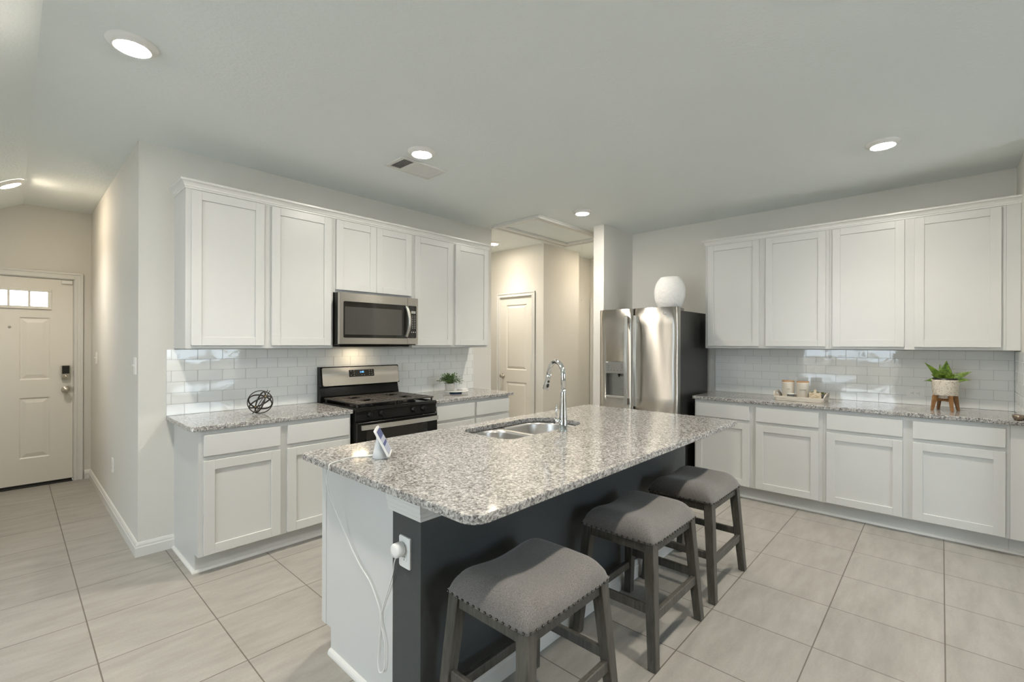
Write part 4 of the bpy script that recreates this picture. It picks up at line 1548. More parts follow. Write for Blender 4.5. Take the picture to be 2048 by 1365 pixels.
def build_stools():
    r = thing('bar_stool', 'x', 'stool', (0, 0, 0), 'saddle seat stools along the island')
    zt = 0.535           # underside of the cushion
    tx, ty = 0.209, 0.161    # leg centre at the top
    bx, by = 0.257, 0.200    # leg centre on the floor
    lw = 0.021               # half width of a leg
    for sx in (-1, 1):
        for sy in (-1, 1):
            bm = NB()
            lo = [(sx * bx + a, sy * by + b, 0.0) for a, b in ((-lw, -lw * 0.92), (lw, -lw * 0.92), (lw, lw * 0.92), (-lw, lw * 0.92))]
            k = 1.18
            hi = [(sx * tx + a * k, sy * ty + b * k, zt) for a, b in ((-lw, -lw), (lw, -lw), (lw, lw), (-lw, lw))]
            hexa(bm, lo, hi, 0.0025)
            obj('leg', bm, M['stool_wood'], r)

    def at(z):
        t = z / zt
        return bx + (tx - bx) * t, by + (ty - by) * t
    # aprons
    for s in (-1, 1):
        x, y = at(0.508)
        bm = NB(); box(bm, (-x + 0.018, s * (y + 0.004) - 0.010, 0.482), (x - 0.018, s * (y + 0.004) + 0.010, zt), 0.002); obj('apron', bm, M['stool_wood'], r)
        bm = NB(); box(bm, (s * (x + 0.004) - 0.010, -y + 0.018, 0.482), (s * (x + 0.004) + 0.010, y - 0.018, zt), 0.002); obj('apron', bm, M['stool_wood'], r)
    # stretchers: front, back low; two side ones higher
    for s, z0, z1 in ((-1, 0.190, 0.232), (1, 0.150, 0.190)):
        x, y = at((z0 + z1) / 2)
        bm = NB(); box(bm, (-x + 0.015, s * y - 0.012, z0), (x - 0.015, s * y + 0.012, z1), 0.004, 2); obj('stretcher', bm, M['stool_wood'], r)
    for s in (-1, 1):
        z0, z1 = 0.222, 0.262
        x, y = at((z0 + z1) / 2)
        bm = NB(); box(bm, (s * x - 0.010, -y + 0.015, z0), (s * x + 0.010, y - 0.015, z1), 0.003); obj('stretcher', bm, M['stool_wood'], r)
    # saddle cushion: grid dome with rounded shoulders
    bm = NB()
    hx, hy = 0.244, 0.195
    NX, NY = 36, 26

    def edge(t):            # 0 at the border, 1 inside
        return 1 - (1 - min(1, t)) ** 2.2
    grid = []
    for j in range(NY + 1):
        row = []
        for i in range(NX + 1):
            u, v = -1 + 2 * i / NX, -1 + 2 * j / NY
            # squircle the plan so that corners are rounded
            x = hx * u * math.sqrt(1 - 0.05 * v ** 6)
            y = hy * v * math.sqrt(1 - 0.05 * u ** 6)
            dx, dy = (1 - abs(u)) * hx / 0.085, (1 - abs(v)) * hy / 0.085
            e = edge(dx) * edge(dy)
            sad = 0.5 - 0.5 * math.cos(math.pi * min(1, abs(u) / 0.80))
            top = 0.058 + 0.020 * sad - 0.006 * v * v
            row.append(bm.verts.new((x, y, zt + 0.004 + top * e ** 0.55)))
        grid.append(row)
    for j in range(NY):
        for i in range(NX):
            f = bm.faces.new((grid[j][i], grid[j][i + 1], grid[j + 1][i + 1], grid[j + 1][i])); f.smooth = True
    rim = grid[0][:] + [grid[j][NX] for j in range(1, NY + 1)] + grid[NY][:-1][::-1] + [grid[j][0] for j in range(NY - 1, 0, -1)]
    low = [bm.verts.new((v.co.x * 0.985, v.co.y * 0.982, zt - 0.008)) for v in rim]
    n = len(rim)
    for i in range(n):
        f = bm.faces.new((rim[(i + 1) % n], rim[i], low[i], low[(i + 1) % n])); f.smooth = True
    bm.faces.new(low)
    rp = [v.co.copy() for v in rim]
    seat = obj('seat', bm, M['fabric'], r)
    # nail heads around the rim, one part (surface trim)
    bm = NB()
    total = sum((rp[i] - rp[(i + 1) % n]).length for i in range(n))
    cnt = 62
    step = total / cnt
    acc, nxt = 0.0, step / 2
    for i in range(n):
        a, b = rp[i], rp[(i + 1) % n]
        L = (b - a).length
        while nxt <= acc + L:
            p = a.lerp(b, (nxt - acc) / L)
            out = Vector((p.x / hx ** 2 * abs(p.x / hx) ** 4, p.y / hy ** 2 * abs(p.y / hy) ** 4, 0)).normalized()
            t = bmesh.new()
            bmesh.ops.create_icosphere(t, subdivisions=1, radius=0.0056)
            for f in t.faces:
                f.smooth = True
            merge(bm, t, Matrix.Translation(Vector((p.x, p.y, zt - 0.0005)) + out * 0.0012))
            nxt += step
        acc += L
    obj('nail_trim', bm, M['nail'], seat)
    r.location = (1.303, 1.108, 0)
    r['label'] = 'grey cushioned wooden stool at the outlet end of the island'
    s2 = copy_tree(r); s2.location = (2.158, 1.114, 0); s2['label'] = 'grey cushioned wooden stool between the two other stools'
    s3 = copy_tree(r); s3.location = (2.872, 1.114, 0); s3['label'] = 'grey cushioned wooden stool at the refrigerator end of the island'


# ------------------------------------------------------------------ ceiling fittings
def lamp(x, y, label, lens='lens', tilt=None, z=H, beam=1.0):
    t = thing('ceiling_light', label, 'light', (x, y, z), 'round recessed ceiling lights')
    q = Matrix.Translation((x, y, z)) @ (tilt or Matrix.Identity(4))
    bm = NB()
    tb = bmesh.new()
    lathe(tb, [(0.096, 0.0), (0.096, -0.004), (0.088, -0.012), (0.070, -0.024), (0.066, -0.024), (0.066, -0.012)], seg=40, cap0=False, cap1=False)
    merge(bm, tb, q)
    obj('trim_ring', bm, M['ring_trim'], t)
    bm = NB()
    tb = bmesh.new()
    lathe(tb, [(0.0655, -0.020), (0.055, -0.026), (0.035, -0.030), (0.012, -0.031)], seg=32, cap0=False, cap1=True)
    merge(bm, tb, q)
    obj('lens', bm, M[lens], t)
    sp = bpy.data.lights.new('lamp_beam', 'SPOT')
    sp.energy = BEAM * beam
    sp.color = WARM
    sp.spot_size = math.radians(125)
    sp.spot_blend = 1.0
    sp.shadow_soft_size = 0.05
    so = bpy.data.objects.new('lamp_beam', sp)
    COL.objects.link(so)
    so.parent = t
    so.location = (0, 0, -0.04)
    return t


def build_ceiling_fittings():
    lamp(0.371, 2.672, 'lit round ceiling light above the entry corner of the kitchen')
    lamp(1.955, 2.672, 'lit round ceiling light beside the air vent')
    lamp(3.945, 2.680, 'lit round ceiling light between the attic hatch and the refrigerator')
    lamp(3.940, 0.288, 'lit round ceiling light above the cabinets with the snake plant')
    lamp(1.955, 0.288, 'lit round ceiling light above the bar stools')
    lamp(0.371, 0.288, 'added round fill light overhead between the stools and the entry, out of view')  # unseen lamp, added as front fill for the kitchen
    lamp(4.36, 4.38, 'lit round ceiling light in the back hall by the closet door', 'lens_hall', beam=0.75)
    lamp(5.62, 3.40, 'lit round ceiling light in the passage behind the refrigerator alcove, out of view', 'lens_entry', beam=0.35)
    th = math.atan(0.55)
    xl = -0.01
    lamp(xl, 5.55, 'lit round ceiling light over the entry door passage', 'lens_entry', Matrix.Rotation(-th, 4, 'Y'), H - 0.55 * (0.085 - xl) - 0.001)

    # air vent
    v = thing('air_vent', 'white rectangular ceiling air vent with louvers beside a ceiling light', 'vent', (2.10, 2.95, H))
    x0, x1, y0, y1 = 1.905, 2.310, 2.828, 3.076
    bm = NB()
    z0 = H - 0.010
    w = 0.030
    box(bm, (x0, y0, z0), (x1, y0 + w, H), 0.003); box(bm, (x0, y1 - w, z0), (x1, y1, H), 0.003); box(bm, (x0, y0 + w, z0), (x0 + w, y1 - w, H), 0.003); box(bm, (x1 - w, y0 + w, z0), (x1, y1 - w, H), 0.003)
    for xx in (2.030, 2.190):
        box(bm, (xx - 0.004, y0 + w, z0 + 0.001), (xx + 0.004, y1 - w, H))
    obj('frame', bm, M['trim'], v)
    bm = NB(); box(bm, (x0 + w, y0 + w, H - 0.002), (x1 - w, y1 - w, H - 0.0005)); obj('backing', bm, M['slot'], v)
    for (a0, a1, ang, n, dirx) in ((x0 + w, 2.026, -0.9, 8, True), (2.034, 2.186, 0.9, 12, False), (2.194, x1 - w, 0.9, 7, True)):
        bm = NB()
        for k in range(n):
            if dirx:
                c = a0 + (a1 - a0) * (k + 0.5) / n
                box(bm, (c - 0.0075, y0 + w, H - 0.0061), (c + 0.0075, y1 - w, H - 0.0051), rot=Matrix.Rotation(ang * 0.6, 4, 'Y'))
            else:
                c = y0 + w + (y1 - y0 - 2 * w) * (k + 0.5) / n
                box(bm, (a0, c - 0.008, H - 0.0061), (a1, c + 0.008, H - 0.0051), rot=Matrix.Rotation(-0.35, 4, 'X'))
        obj('louver', bm, M['trim'], v)

    # attic hatch
    h = thing('attic_hatch', 'white framed attic hatch in the ceiling at the hall opening', 'hatch', (4.43, 3.42, H))
    x0, x1, y0, y1 = 3.715, 5.140, 3.065, 3.775
    bm = NB()
    def ring_(bm, a, w, z_lo, z_hi, bev=0.004):
        X0, X1, Y0, Y1 = x0 + a, x1 - a, y0 + a, y1 - a
        box(bm, (X0, Y0, z_lo), (X1, Y0 + w, z_hi), bev); box(bm, (X0, Y1 - w, z_lo), (X1, Y1, z_hi), bev)
        box(bm, (X0, Y0 + w, z_lo), (X0 + w, Y1 - w, z_hi), bev); box(bm, (X1 - w, Y0 + w, z_lo), (X1, Y1 - w, z_hi), bev)
    ring_(bm, 0.0, 0.050, H - 0.016, H, 0.004)
    ring_(bm, 0.006, 0.030, H - 0.032, H - 0.012, 0.006)
    obj('frame', bm, M['trim'], h)
    bm = NB()
    ring_(bm, 0.062, 0.050, H - 0.024, H + 0.004, 0.006)
    obj('panel_frame', bm, M['trim'], h)
    bm = NB()
    box(bm, (x0 + 0.095, y0 + 0.095, H + 0.004), (x1 - 0.095, y1 - 0.095, H + 0.016)); obj('panel', bm, M['ceiling'], h)
    bm = NB()
    i = (3.800, 5.060, 3.145, 3.700)
    box(bm, (3.70, 3.05, H + 0.017), (5.16, 3.79, H + 0.03)); obj('shaft_cover', bm, M['slot'], h)
    bm = NB(); tube(bm, [(5.028, 3.420, H + 0.006), (5.028, 3.420, 2.02)], 0.0016, 6); pc = obj('pull_cord', bm, M['plastic'], h)
    bm = NB(); lathe(bm, [(0.003, 2.025), (0.007, 2.015), (0.008, 1.985), (0.004, 1.975)], (5.028, 3.420, 0), 12); obj('pull_bead', bm, M['cream'], pc)


# ------------------------------------------------------------------ outlets and switches
def outlet(T, a, z, label, horizontal=False, group='wall outlets'):
    r = thing('wall_outlet', label, 'outlet', T(a, 0, z), group)
    w, h_ = (0.115, 0.070) if horizontal else (0.070, 0.115)
    bm = NB(); rrect(bm, T, a - w / 2, a + w / 2, z - h_ / 2, z + h_ / 2, 0.0, 0.006, 0.005, bev=0.002); obj('cover_plate', bm, M['plastic'], r)
    for s in (-1, 1):
        ca, cz = (a + s * 0.0195, z) if horizontal else (a, z + s * 0.0195)
        bm = NB(); rrect(bm, T, ca - 0.0155, ca + 0.0155, cz - 0.0145, cz + 0.0145, 0.0055, 0.0078, 0.010); s_ = obj('socket', bm, M['plastic'], r)
        bm = NB()
        for p, q in ((-0.006, 0.004), (0.006, 0.004), (0, -0.007)):
            pa, pz = (ca - q, cz + p) if horizontal else (ca + p, cz + q)
            hw, hh = (0.0035, 0.0012) if horizontal else (0.0012, 0.0035)
            mbox(bm, T, (pa - hw, 0.0075, pz - hh), (pa + hw, 0.0083, pz + hh))
        obj('slot', bm, M['slot'], s_)
    return r


def switch(T, a, z, label):
    r = thing('light_switch', label, 'switch', T(a, 0, z), 'light switches on the entry wall')
    bm = NB(); rrect(bm, T, a - 0.035, a + 0.035, z - 0.0575, z + 0.0575, 0.0, 0.006, 0.005, bev=0.002); obj('cover_plate', bm, M['plastic'], r)
    bm = NB(); mbox(bm, T, (a - 0.005, 0.005, z - 0.012), (a + 0.005, 0.008, z + 0.012)); mbox(bm, T, (a - 0.004, 0.007, z + 0.001), (a + 0.004, 0.019, z + 0.009), 0.002); obj('toggle', bm, M['plastic'], r)


def build_electrics():
    T = on_fridge(XC)
    switch(T, 4.002, 1.260, 'white toggle light switch by the kitchen end of the entry wall')
    switch(T, 6.07, 1.264, 'white toggle light switch close to the entry door')
    outlet(T, 4.996, 0.41, 'white outlet low on the entry passage wall')
    T2 = lambda a, d, z: (XW - 0.008 - d, a, z)
    outlet(T2, 0.158, 1.012, 'white sideways outlet on the tiles beside the snake plant', True)
    outlet(T2, 1.055, 1.046, 'white outlet on the tiles behind the canisters')
    T3 = lambda a, d, z: (a, YW - 0.008 - d, z)
    outlet(T3, 3.354, 0.995, 'white outlet on the tiles behind the small leafy plant')
    TI = on_fridge(1.0)
    outlet(TI, 1.459, 0.643, 'white outlet on the charcoal end of the island, charger plugged in')
    # charger
    py, pz = 1.470, 0.655
    c = thing('charger', 'round white plug-in charger with a long white cord to the smart display', 'charger', (0.96, py, pz))
    bm = NB()
    lathe(bm, [(0.0245, 0), (0.0265, -0.003), (0.0265, -0.030), (0.0235, -0.0345), (0.012, -0.036)], (0.9905, py, pz), 32, axis='X')
    obj('plug_body', bm, M['plastic'], c)
    X = 0.992
    pts = [(0.968, py + 0.004, pz - 0.024), (0.970, 1.490, 0.60), (0.985, 1.527, 0.53), (X, 1.606, 0.375), (X, 1.616, 0.320), (X, 1.629, 0.218), (X - 0.004, 1.628, 0.154), (X - 0.006, 1.612, 0.128), (X - 0.004, 1.585, 0.150), (X - 0.003, 1.577, 0.20),
           (X - 0.004, 1.580, 0.26), (X - 0.004, 1.608, 0.318), (X - 0.003, 1.620, 0.372), (X - 0.003, 1.687, 0.449), (X - 0.003, 1.784, 0.503), (0.98, 1.880, 0.60), (0.945, 1.915, 0.72), (0.905, 1.895, 0.83), (0.897, 1.862, 0.895), (0.901, 1.862, 0.9145), (0.918, 1.867, 0.9172), (0.955, 1.885, 0.9166), (1.02, 1.896, 0.9166), (1.085, 1.858, 0.9166), (1.098, 1.845, 0.921)]
    bm = NB(); tube(bm, catmull(pts, 6), 0.0022, 8); obj('cord', bm, M['plastic'], c)
    bm = NB(); tube(bm, [(1.078, 1.862, 0.9185), (1.099, 1.844, 0.922)], 0.0042, 10); obj('connector', bm, M['plastic'], c)


# ------------------------------------------------------------------ small things
def build_small():
    # wire orb
    c = Vector((1.206, 3.545, ZC + 0.085))
    o = thing('wire_orb', 'black openwork metal orb ornament with gold pins on the granite beside the range', 'ornament', (c.x, c.y, ZC))
    rad = 0.0805
    ax = Vector((0.30, 0.80, 0.52)).normalized()

    def ring(normal, r, w):
        n = Vector(normal).normalized()
        u = n.orthogonal().normalized()
        v = n.cross(u)
        bm = NB()
        N = 56
        rings = []
        for i in range(N):
            a = 2 * math.pi * i / N
            d = u * math.cos(a) + v * math.sin(a)
            rings.append([bm.verts.new(c + d * (r + s * 0.0028) + n * t * w) for s, t in ((-1, -1), (1, -1), (1, 1), (-1, 1))])
        for i in range(N):
            for k in range(4):
                f = bm.faces.new((rings[i][k], rings[i][(k + 1) % 4], rings[(i + 1) % N][(k + 1) % 4], rings[(i + 1) % N][k]))
                f.smooth = True
        obj('ring', bm, M['bronze'], o)
    view = Vector((c.x, c.y, c.z - CAMH)).normalized()
    side = Vector((0, 0, 1)).cross(view).normalized() * -1        # to the image right
    upv = side.cross(view)
    pole = (side * 0.42 + upv * 0.48 - view * 0.77).normalized()   # where the pins meet, facing the room
    a_ = pole.orthogonal().normalized()
    b_ = pole.cross(a_)
    r0 = (view - pole * view.dot(pole)).normalized()
    r1 = pole.cross(r0)
    ring(view * 0.98 + upv * 0.1, rad - 0.001, 0.0055)
    for k, ang in enumerate((18, 62, 118)):
        n = r0 * math.cos(math.radians(ang)) + r1 * math.sin(math.radians(ang))
        ring(n, rad - 0.0055 - 0.001 * k, 0.0045)
    for s in (1, -1):
        bm = NB()
        p = c + pole * s * (rad - 0.006)
        t = bmesh.new()
        bmesh.ops.create_icosphere(t, subdivisions=1, radius=0.007)
        merge(bm, t, Matrix.Translation(p))
        obj('pin', bm, M['gold'], o)
    bm = NB()
    axr = (side * 0.50 + upv * 0.86).normalized()
    tube(bm, [c - axr * 0.094 - view * 0.01, c + axr * 0.094 - view * 0.01], 0.0028, 8)
    tube(bm, [c - axr * 0.088 + side * 0.016, c + axr * 0.088 + side * 0.016], 0.0028, 8)
    obj('axle', bm, M['bronze'], o)

    # footed plate with plant and papers, by the hall
    px, py = 3.075, 3.62
    p = thing('cake_stand', 'small round white footed plate under the leafy plant', 'plate stand', (px, py, ZC))
    bm = NB(); lathe(bm, [(0.062, 0), (0.062, 0.006), (0.056, 0.016), (0.054, 0.019)], (px, py, ZC + 0.0005), 32); obj('foot', bm, M['towel_blue'], p)
    bm = NB(); lathe(bm, [(0.05, 0.019), (0.125, 0.0195), (0.130, 0.023), (0.128, 0.0265), (0.12, 0.0255), (0.02, 0.0250)], (px, py, ZC + 0.0005), 48); obj('plate', bm, M['marble'], p)
    zt = ZC + 0.0262
    qx, qy = 3.003, 3.625
    q = thing('potted_plant', 'bushy small leaved plant in a pale grey pot on the footed plate', 'plant', (qx, qy, zt))
    bm = NB(); lathe(bm, [(0.036, 0.001), (0.043, 0.004), (0.048, 0.030), (0.050, 0.060), (0.049, 0.078), (0.044, 0.079), (0.043, 0.070)], (qx, qy, zt), 32, cap1=False); obj('pot', bm, M['cement'], q)
    bm = NB(); lathe(bm, [(0.0435, 0.066), (0.0435, 0.070)], (qx, qy, zt), 20); obj('soil', bm, M['soil'], q)
    bm = NB()
    rnd = random.Random(3)
    for _ in range(105):
        a = rnd.uniform(0, 6.283)
        el = rnd.uniform(0.05, 1.45)
        L = rnd.uniform(0.07, 0.135) * (0.72 + 0.28 * math.cos(el))
        d = Vector((math.cos(a) * math.cos(el), math.sin(a) * math.cos(el) * 0.85, math.sin(el) * 0.92))
        b0 = Vector((qx + 0.015 * math.cos(a), qy + 0.015 * math.sin(a), zt + 0.072))
        e0 = b0 + d * L + Vector((0, 0, 0.016 - 0.045 * (1 - math.sin(el)) * rnd.random()))
        mid = (b0 + e0) / 2 + Vector((0, 0, 0.02))
        cv = catmull([b0, mid, e0], 4)
        tube(bm, cv, 0.0009, 4)
        for k, pt in enumerate(cv[2:]):
            for s in (-1, 1):
                ld = (d.cross(Vector((0, 0, 1))) * s + Vector((rnd.uniform(-.5, .5), rnd.uniform(-.5, .5), rnd.uniform(-.1, .7)))).normalized()
                w = rnd.uniform(0.004, 0.0065)
                l = rnd.uniform(0.011, 0.017)
                sd = ld.cross(Vector((rnd.uniform(-.3, .3), rnd.uniform(-.3, .3), 1))).normalized() * w
                f = bm.faces.new([bm.verts.new(v) for v in (pt, pt + ld * l * 0.5 + sd, pt + ld * l, pt + ld * l * 0.5 - sd)])
    obj('foliage', bm, M['leaf'], q)
    for k, (w, d_, z) in enumerate(((0.10, 0.075, 0.0), (0.096, 0.07, 0.0065))):
        bm = NB(); box(bm, (3.108, 3.570, zt + z + 0.0005), (3.108 + w, 3.570 + d_, zt + z + 0.006), 0.001, rot=Matrix.Rotation(0.15, 4, 'Z'))
        tag(obj('coaster', bm, M['paper']), ('white square coaster lying directly on the footed plate, beneath another coaster', 'white square coaster stacked uppermost on the footed plate')[k], 'coaster', 'coasters on the footed plate')

    # tray with canisters
    tx0, tx1, ty0, ty1 = 4.715, 4.965, 0.742, 1.108
    t = thing('serving_tray', 'long whitewashed wooden tray with raised handles on the granite', 'tray', ((tx0 + tx1) / 2, (ty0 + ty1) / 2, ZC))
    bm = NB()
    z = ZC + 0.0005
    box(bm, (tx0, ty0, z), (tx1, ty1, z + 0.010), 0.002)
    box(bm, (tx0, ty0, z + 0.010), (tx0 + 0.010, ty1, z + 0.040), 0.002); box(bm, (tx1 - 0.010, ty0, z + 0.010), (tx1, ty1, z + 0.040), 0.002)
    obj('tray_body', bm, M['whitewash'], t)
    for s, y in ((1, ty1), (-1, ty0)):
        bm = NB()
        # flared end board with a grip opening
        yo, yi = y, y - s * 0.010
        lean = s * 0.020

        def pt(x, zz, th):
            return (x, (yi if th else yo) + lean * (zz / 0.075), z + zz)
        prof = [(tx0, 0.0), (tx1, 0.0), (tx1, 0.045), (tx1 - 0.055, 0.078), (tx0 + 0.055, 0.078), (tx0, 0.045)]
        hole = [(tx0 + 0.075, 0.044), (tx1 - 0.075, 0.044), (tx1 - 0.080, 0.064), (tx0 + 0.080, 0.064)]
        out = {}
        for th in (0, 1):
            vs = [bm.verts.new(pt(x, zz, th)) for x, zz in prof]
            hs = [bm.verts.new(pt(x, zz, th)) for x, zz in hole]
            out[th] = (vs, hs)
            bm.faces.new((vs[0], vs[1], hs[1], hs[0])); bm.faces.new((vs[1], vs[2], hs[1])); bm.faces.new((vs[2], vs[3], hs[2], hs[1])); bm.faces.new((vs[3], vs[4], hs[3], hs[2])); bm.faces.new((vs[4], vs[5], hs[0], hs[3])); bm.faces.new((vs[5], vs[0], hs[0]))
        for idx, n in ((0, 6), (1, 4)):
            A, B = out[0][idx], out[1][idx]
            for i in range(n):
                bm.faces.new((A[i], A[(i + 1) % n], B[(i + 1) % n], B[i]))
        obj('handle', bm, M['whitewash'], t)
    zb = z + 0.0105
    cans = ((4.865, 1.033, 'cream canister with short lettering and wooden lid on the tray, beside the outlet', 'TEA'), (4.850, 0.915, 'cream canister with longer lettering and wooden lid in the middle of the tray', 'COFFEE'))
    for cx, cy, lab, word in cans:
        k = thing('canister', lab, 'canister', (cx, cy, zb), 'cream canisters on the tray')
        bm = NB(); lathe(bm, [(0.046, 0), (0.0485, 0.003), (0.0485, 0.140), (0.0500, 0.143), (0.0500, 0.150)], (cx, cy, zb), 36); cn = obj('body', bm, M['cream'], k)
        bm = NB(); lathe(bm, [(0.0490, 0.150), (0.0505, 0.152), (0.0505, 0.159), (0.048, 0.161)], (cx, cy, zb), 36); obj('lid', bm, M['cork'], k)
        v = Vector((-cx, -cy, 0)).normalized()
        rgt = Vector((0, 0, 1)).cross(v)
        text_part('lettering', word, 0.015, M['text'], Vector((cx, cy, zb + 0.085)) + v * 0.0482, rgt, (0, 0, 1), k, 0.0012)
    k = thing('jar_candle', 'short glass jar with dark filling at the front of the tray', 'jar', (4.758, 0.992, zb))
    bm = NB(); lathe(bm, [(0.027, 0), (0.0285, 0.003), (0.0285, 0.030), (0.0285, 0.046), (0.0265, 0.046), (0.0265, 0.034)], (4.758, 0.992, zb), 28, cap1=False); obj('glass', bm, M['jar_glass'], k)
    bm = NB(); lathe(bm, [(0.0262, 0.003), (0.0262, 0.034)], (4.758, 0.992, zb), 28); obj('filling', bm, M['dark_grey_label'], k)
    bm = NB(); lathe(bm, [(0.0292, 0.046), (0.0292, 0.054), (0.0275, 0.056)], (4.758, 0.992, zb), 28); obj('lid', bm, M['marble'], k)
    # little plant behind the mini board
    cx, cy = 4.855, 0.806
    k = thing('succulent_pot', 'dark round pot with olive green sprigs behind the mini cutting board', 'plant', (cx, cy, zb))
    bm = NB(); lathe(bm, [(0.040, 0), (0.052, 0.006), (0.058, 0.030), (0.055, 0.052), (0.048, 0.056), (0.046, 0.05)], (cx, cy, zb), 32, cap1=False); obj('pot', bm, M['pot_dark'], k)
    bm = NB(); lathe(bm, [(0.046, 0.046), (0.046, 0.050)], (cx, cy, zb), 20); obj('soil', bm, M['soil'], k)
    bm = NB()
    rnd = random.Random(9)
    for _ in range(46):
        a = rnd.uniform(0, 6.283)
        rr = rnd.uniform(0.0, 0.05)
        b0 = Vector((cx + rr * math.cos(a), cy + rr * math.sin(a), zb + 0.048))
        d = Vector((math.cos(a) * rnd.uniform(0.2, 1), math.sin(a) * rnd.uniform(0.2, 1), rnd.uniform(0.2, 0.9))).normalized()
        tube(bm, [b0, b0 + d * 0.014, b0 + d * 0.030], [0.004, 0.0072, 0.001], 6)
    obj('foliage', bm, M['olive_leaf'], k)
    k = thing('mini_cutting_board', 'mini wooden board sign with a tab handle leaning on the dark pot', 'board', (4.770, 0.808, zb))
    TB = lambda a, d, zz: (4.772 + (zz - zb) * 0.16 - d, a, zz)
    bm = NB()
    rrect(bm, TB, 0.762, 0.854, zb + 0.001, zb + 0.072, 0.0, 0.008, 0.006); rrect(bm, TB, 0.800, 0.816, zb + 0.068, zb + 0.098, 0.0005, 0.0075, 0.006)
    obj('board', bm, M['board'], k)

    # snake plant on stand
    cx, cy = 4.884, -0.0225
    k = thing('snake_plant', 'green bird nest snake plant in a speckled cream planter on a wooden stand', 'plant', (cx, cy, ZC))
    z0 = ZC + 0.115
    bm = NB(); lathe(bm, [(0.038, 0.0), (0.040, 0.002), (0.042, 0.0235), (0.072, 0.0238), (0.0745, 0.030), (0.081, 0.135), (0.082, 0.143), (0.077, 0.143), (0.076, 0.12)], (cx, cy, z0 - 0.022), 40, cap1=False); obj('planter', bm, M['planter'], k)
    bm = NB(); lathe(bm, [(0.070, 0.118), (0.072, 0.128), (0.0735, 0.156), (0.070, 0.156), (0.068, 0.140), (0.01, 0.140)], (cx, cy, z0 - 0.022), 36); obj('nursery_pot', bm, M['nursery'], k)
    st = thing('plant_stand', 'small brown wooden four legged stand under the snake plant', 'plant stand', (cx, cy, ZC))
    for i in range(4):
        a = math.radians(28 + 90 * i)
        d = Vector((math.cos(a), math.sin(a), 0))
        s = Vector((-math.sin(a), math.cos(a), 0)) * 0.0085
        b0 = Vector((cx, cy, ZC + 0.0005))
        bm = NB()
        lo = [b0 + d * 0.076 - s, b0 + d * 0.091 - s, b0 + d * 0.091 + s, b0 + d * 0.076 + s]
        hi = [b0 + d * 0.046 - s + Vector((0, 0, 0.116)), b0 + d * 0.079 - s + Vector((0, 0, 0.116)), b0 + d * 0.079 + s + Vector((0, 0, 0.116)), b0 + d * 0.046 + s + Vector((0, 0, 0.116))]
        hi = [h_ - Vector((0, 0, 0.0)) for h_ in hi]
        hexa(bm, lo, hi, 0.0015)
        obj('leg', bm, M['teak'], st)
    bm = NB()
    for a in (28, 118):
        d = Vector((math.cos(math.radians(a)), math.sin(math.radians(a)), 0)) * 0.060
        bar(bm, Vector((cx, cy, ZC + 0.081)) - d, Vector((cx, cy, ZC + 0.081)) + d, 0.014, 0.020)
    obj('crossbar', bm, M['teak'], st)
    # leaves: cupped blades
    base = Vector((cx, cy, z0 + 0.125))
    rnd = random.Random(5)
    V = Vector((-cx, -cy, 0)).normalized()      # toward the camera
    Rg = Vector((0, 0, 1)).cross(V)             # image right
    leaves = [  # (right, up, toward, length, width)
        (-0.66, 0.90, 0.10, 0.185, 0.027), (0.04, 1.0, 0.25, 0.168, 0.044), (-0.22, 1.0, -0.4, 0.145, 0.030), (0.80, 0.55, 0.0, 0.165, 0.034),
        (0.95, 0.26, 0.25, 0.135, 0.028), (-0.95, 0.14, 0.2, 0.110, 0.024), (-0.45, 0.75, 0.55, 0.095, 0.036), (0.50, 0.75, 0.55, 0.090, 0.036), (0.3, 0.9, -0.6, 0.110, 0.034), (-0.6, 0.5, -0.5, 0.11, 0.03)]
    for (a, b_, c_, L, W) in leaves:
        d = (Rg * a + Vector((0, 0, b_)) + V * c_).normalized()
        sd = d.cross(V * 0.8 + Vector((0, 0, 0.55))).normalized()
        n_ = sd.cross(d).normalized()
        bm = NB()
        N = 10
        rows = []
        st0 = base + Rg * a * 0.018 + V * c_ * 0.018 - Vector((0, 0, 0.012))
        for i in range(N + 1):
            t_ = i / N
            w = W * (0.42 + 0.58 * math.sin(math.pi * min(1, 0.18 + t_ * 0.72))) * (1 - t_ ** 1.9) + 0.0005
            ctr = st0 + d * L * t_ + Vector((0, 0, -0.030)) * t_ * t_ * (1 - b_ * 0.8) + n_ * 0.004 * math.sin(t_ * 5 + a * 3)
            rows.append([bm.verts.new(ctr + sd * w * u + n_ * (0.35 * w * u * u)) for u in (-1, -0.5, 0, 0.5, 1)])
        for i in range(N):
            for q_ in range(4):
                f = bm.faces.new((rows[i][q_], rows[i][q_ + 1], rows[i + 1][q_ + 1], rows[i + 1][q_])); f.smooth = True
        lf = obj('leaf', bm, M['snake_leaf'], k)
        so = lf.modifiers.new('thickness', 'SOLIDIFY')
        so.thickness = 0.0022

    # metal dish by the return wall, cut by the frame edge
    bm = NB()
    cx, cy = 4.572, -0.381
    lathe(bm, [(0.014, 0.0005), (0.022, 0.003), (0.030, 0.020), (0.033, 0.036), (0.031, 0.0365), (0.028, 0.022), (0.020, 0.008), (0.004, 0.005)], (cx, cy, ZC), 36)
    tag(obj('small_dish', bm, M['dish_metal']), 'small round bronze dish on the granite at the return wall', 'dish')

    # smart display on the island
    b0 = Vector((1.112, 1.815, ZC))
    k = thing('smart_display', 'small tilted smart display with a pale fabric cone base on the island', 'smart display', tuple(b0))
    dirx = Vector((0.80, -0.60, 0)).normalized()      # the way the screen faces
    sdx = Vector((0, 0, 1)).cross(dirx)
    bm = NB()
    N = 28
    rings = []
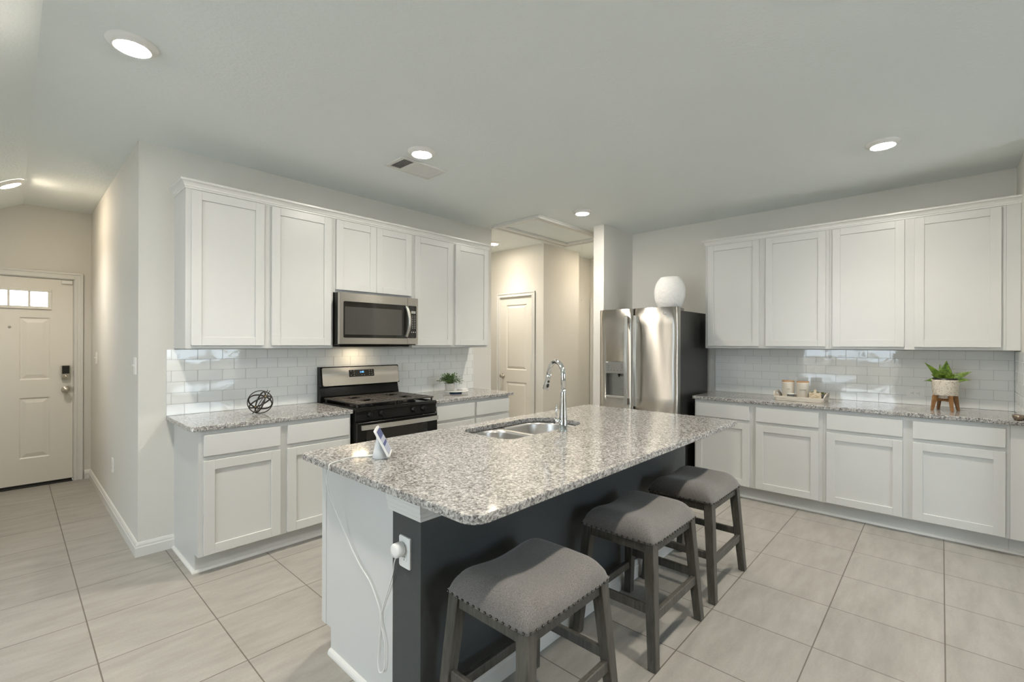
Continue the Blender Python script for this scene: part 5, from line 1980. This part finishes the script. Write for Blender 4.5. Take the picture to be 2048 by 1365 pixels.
    for z_, rr, sh in ((0.0, 0.0, 0.0), (0.0, 0.034, 0.0), (0.004, 0.036, 0.0), (0.03, 0.031, 0.0), (0.06, 0.023, -0.001), (0.078, 0.018, -0.002), (0.090, 0.015, -0.004)):
        ring_ = []
        for i in range(N):
            a = 2 * math.pi * i / N
            p_ = dirx * (math.cos(a) * rr + sh) + sdx * (math.sin(a) * rr * 1.25)
            # clip by the tilted screen plane
            lim = 0.030 - z_ * 0.52
            if p_.dot(dirx) > lim:
                p_ -= dirx * (p_.dot(dirx) - lim)
            ring_.append(bm.verts.new(b0 + p_ + Vector((0, 0, z_ + 0.0006))))
        rings.append(ring_)
    for q_ in range(1, len(rings) - 1):
        for i in range(N):
            f = bm.faces.new((rings[q_][i], rings[q_][(i + 1) % N], rings[q_ + 1][(i + 1) % N], rings[q_ + 1][i])); f.smooth = True
    bm.faces.new(rings[1][::-1]); bm.faces.new(rings[-1])
    for v_ in rings[0]:
        bm.verts.remove(v_)
    obj('base', bm, M['plastic_grey'], k)
    upd = (Vector((0, 0, 1)) - dirx * 0.52).normalized()
    nrm = sdx.cross(upd)
    if nrm.dot(dirx) < 0:
        nrm = -nrm
    orig = b0 + dirx * 0.034 + Vector((0, 0, 0.014))
    TS = lambda a, d, z_: tuple(orig + sdx * a + nrm * d + upd * z_)
    bm = NB(); rrect(bm, TS, -0.068, 0.068, -0.004, 0.128, 0.0, 0.009, 0.010, bev=0.002); sc = obj('screen_frame', bm, M['plastic'], k)
    bm = NB(); rrect(bm, TS, -0.060, 0.060, 0.006, 0.118, 0.0088, 0.0098, 0.004); s1 = obj('screen', bm, M['pale_screen'], sc)
    bm = NB(); rrect(bm, TS, -0.060, 0.060, 0.082, 0.118, 0.0097, 0.0102, 0.002); rrect(bm, TS, -0.055, 0.055, 0.046, 0.060, 0.0097, 0.0102, 0.001); obj('screen_block', bm, M['blue_screen'], s1)


build_shell()
build_outside()
build_doors()
build_tiles()
build_cabinets()
build_counters()
build_island()
build_sink()
build_microwave()
build_range()
build_fridge()
build_stools()
build_ceiling_fittings()
build_electrics()
build_small()
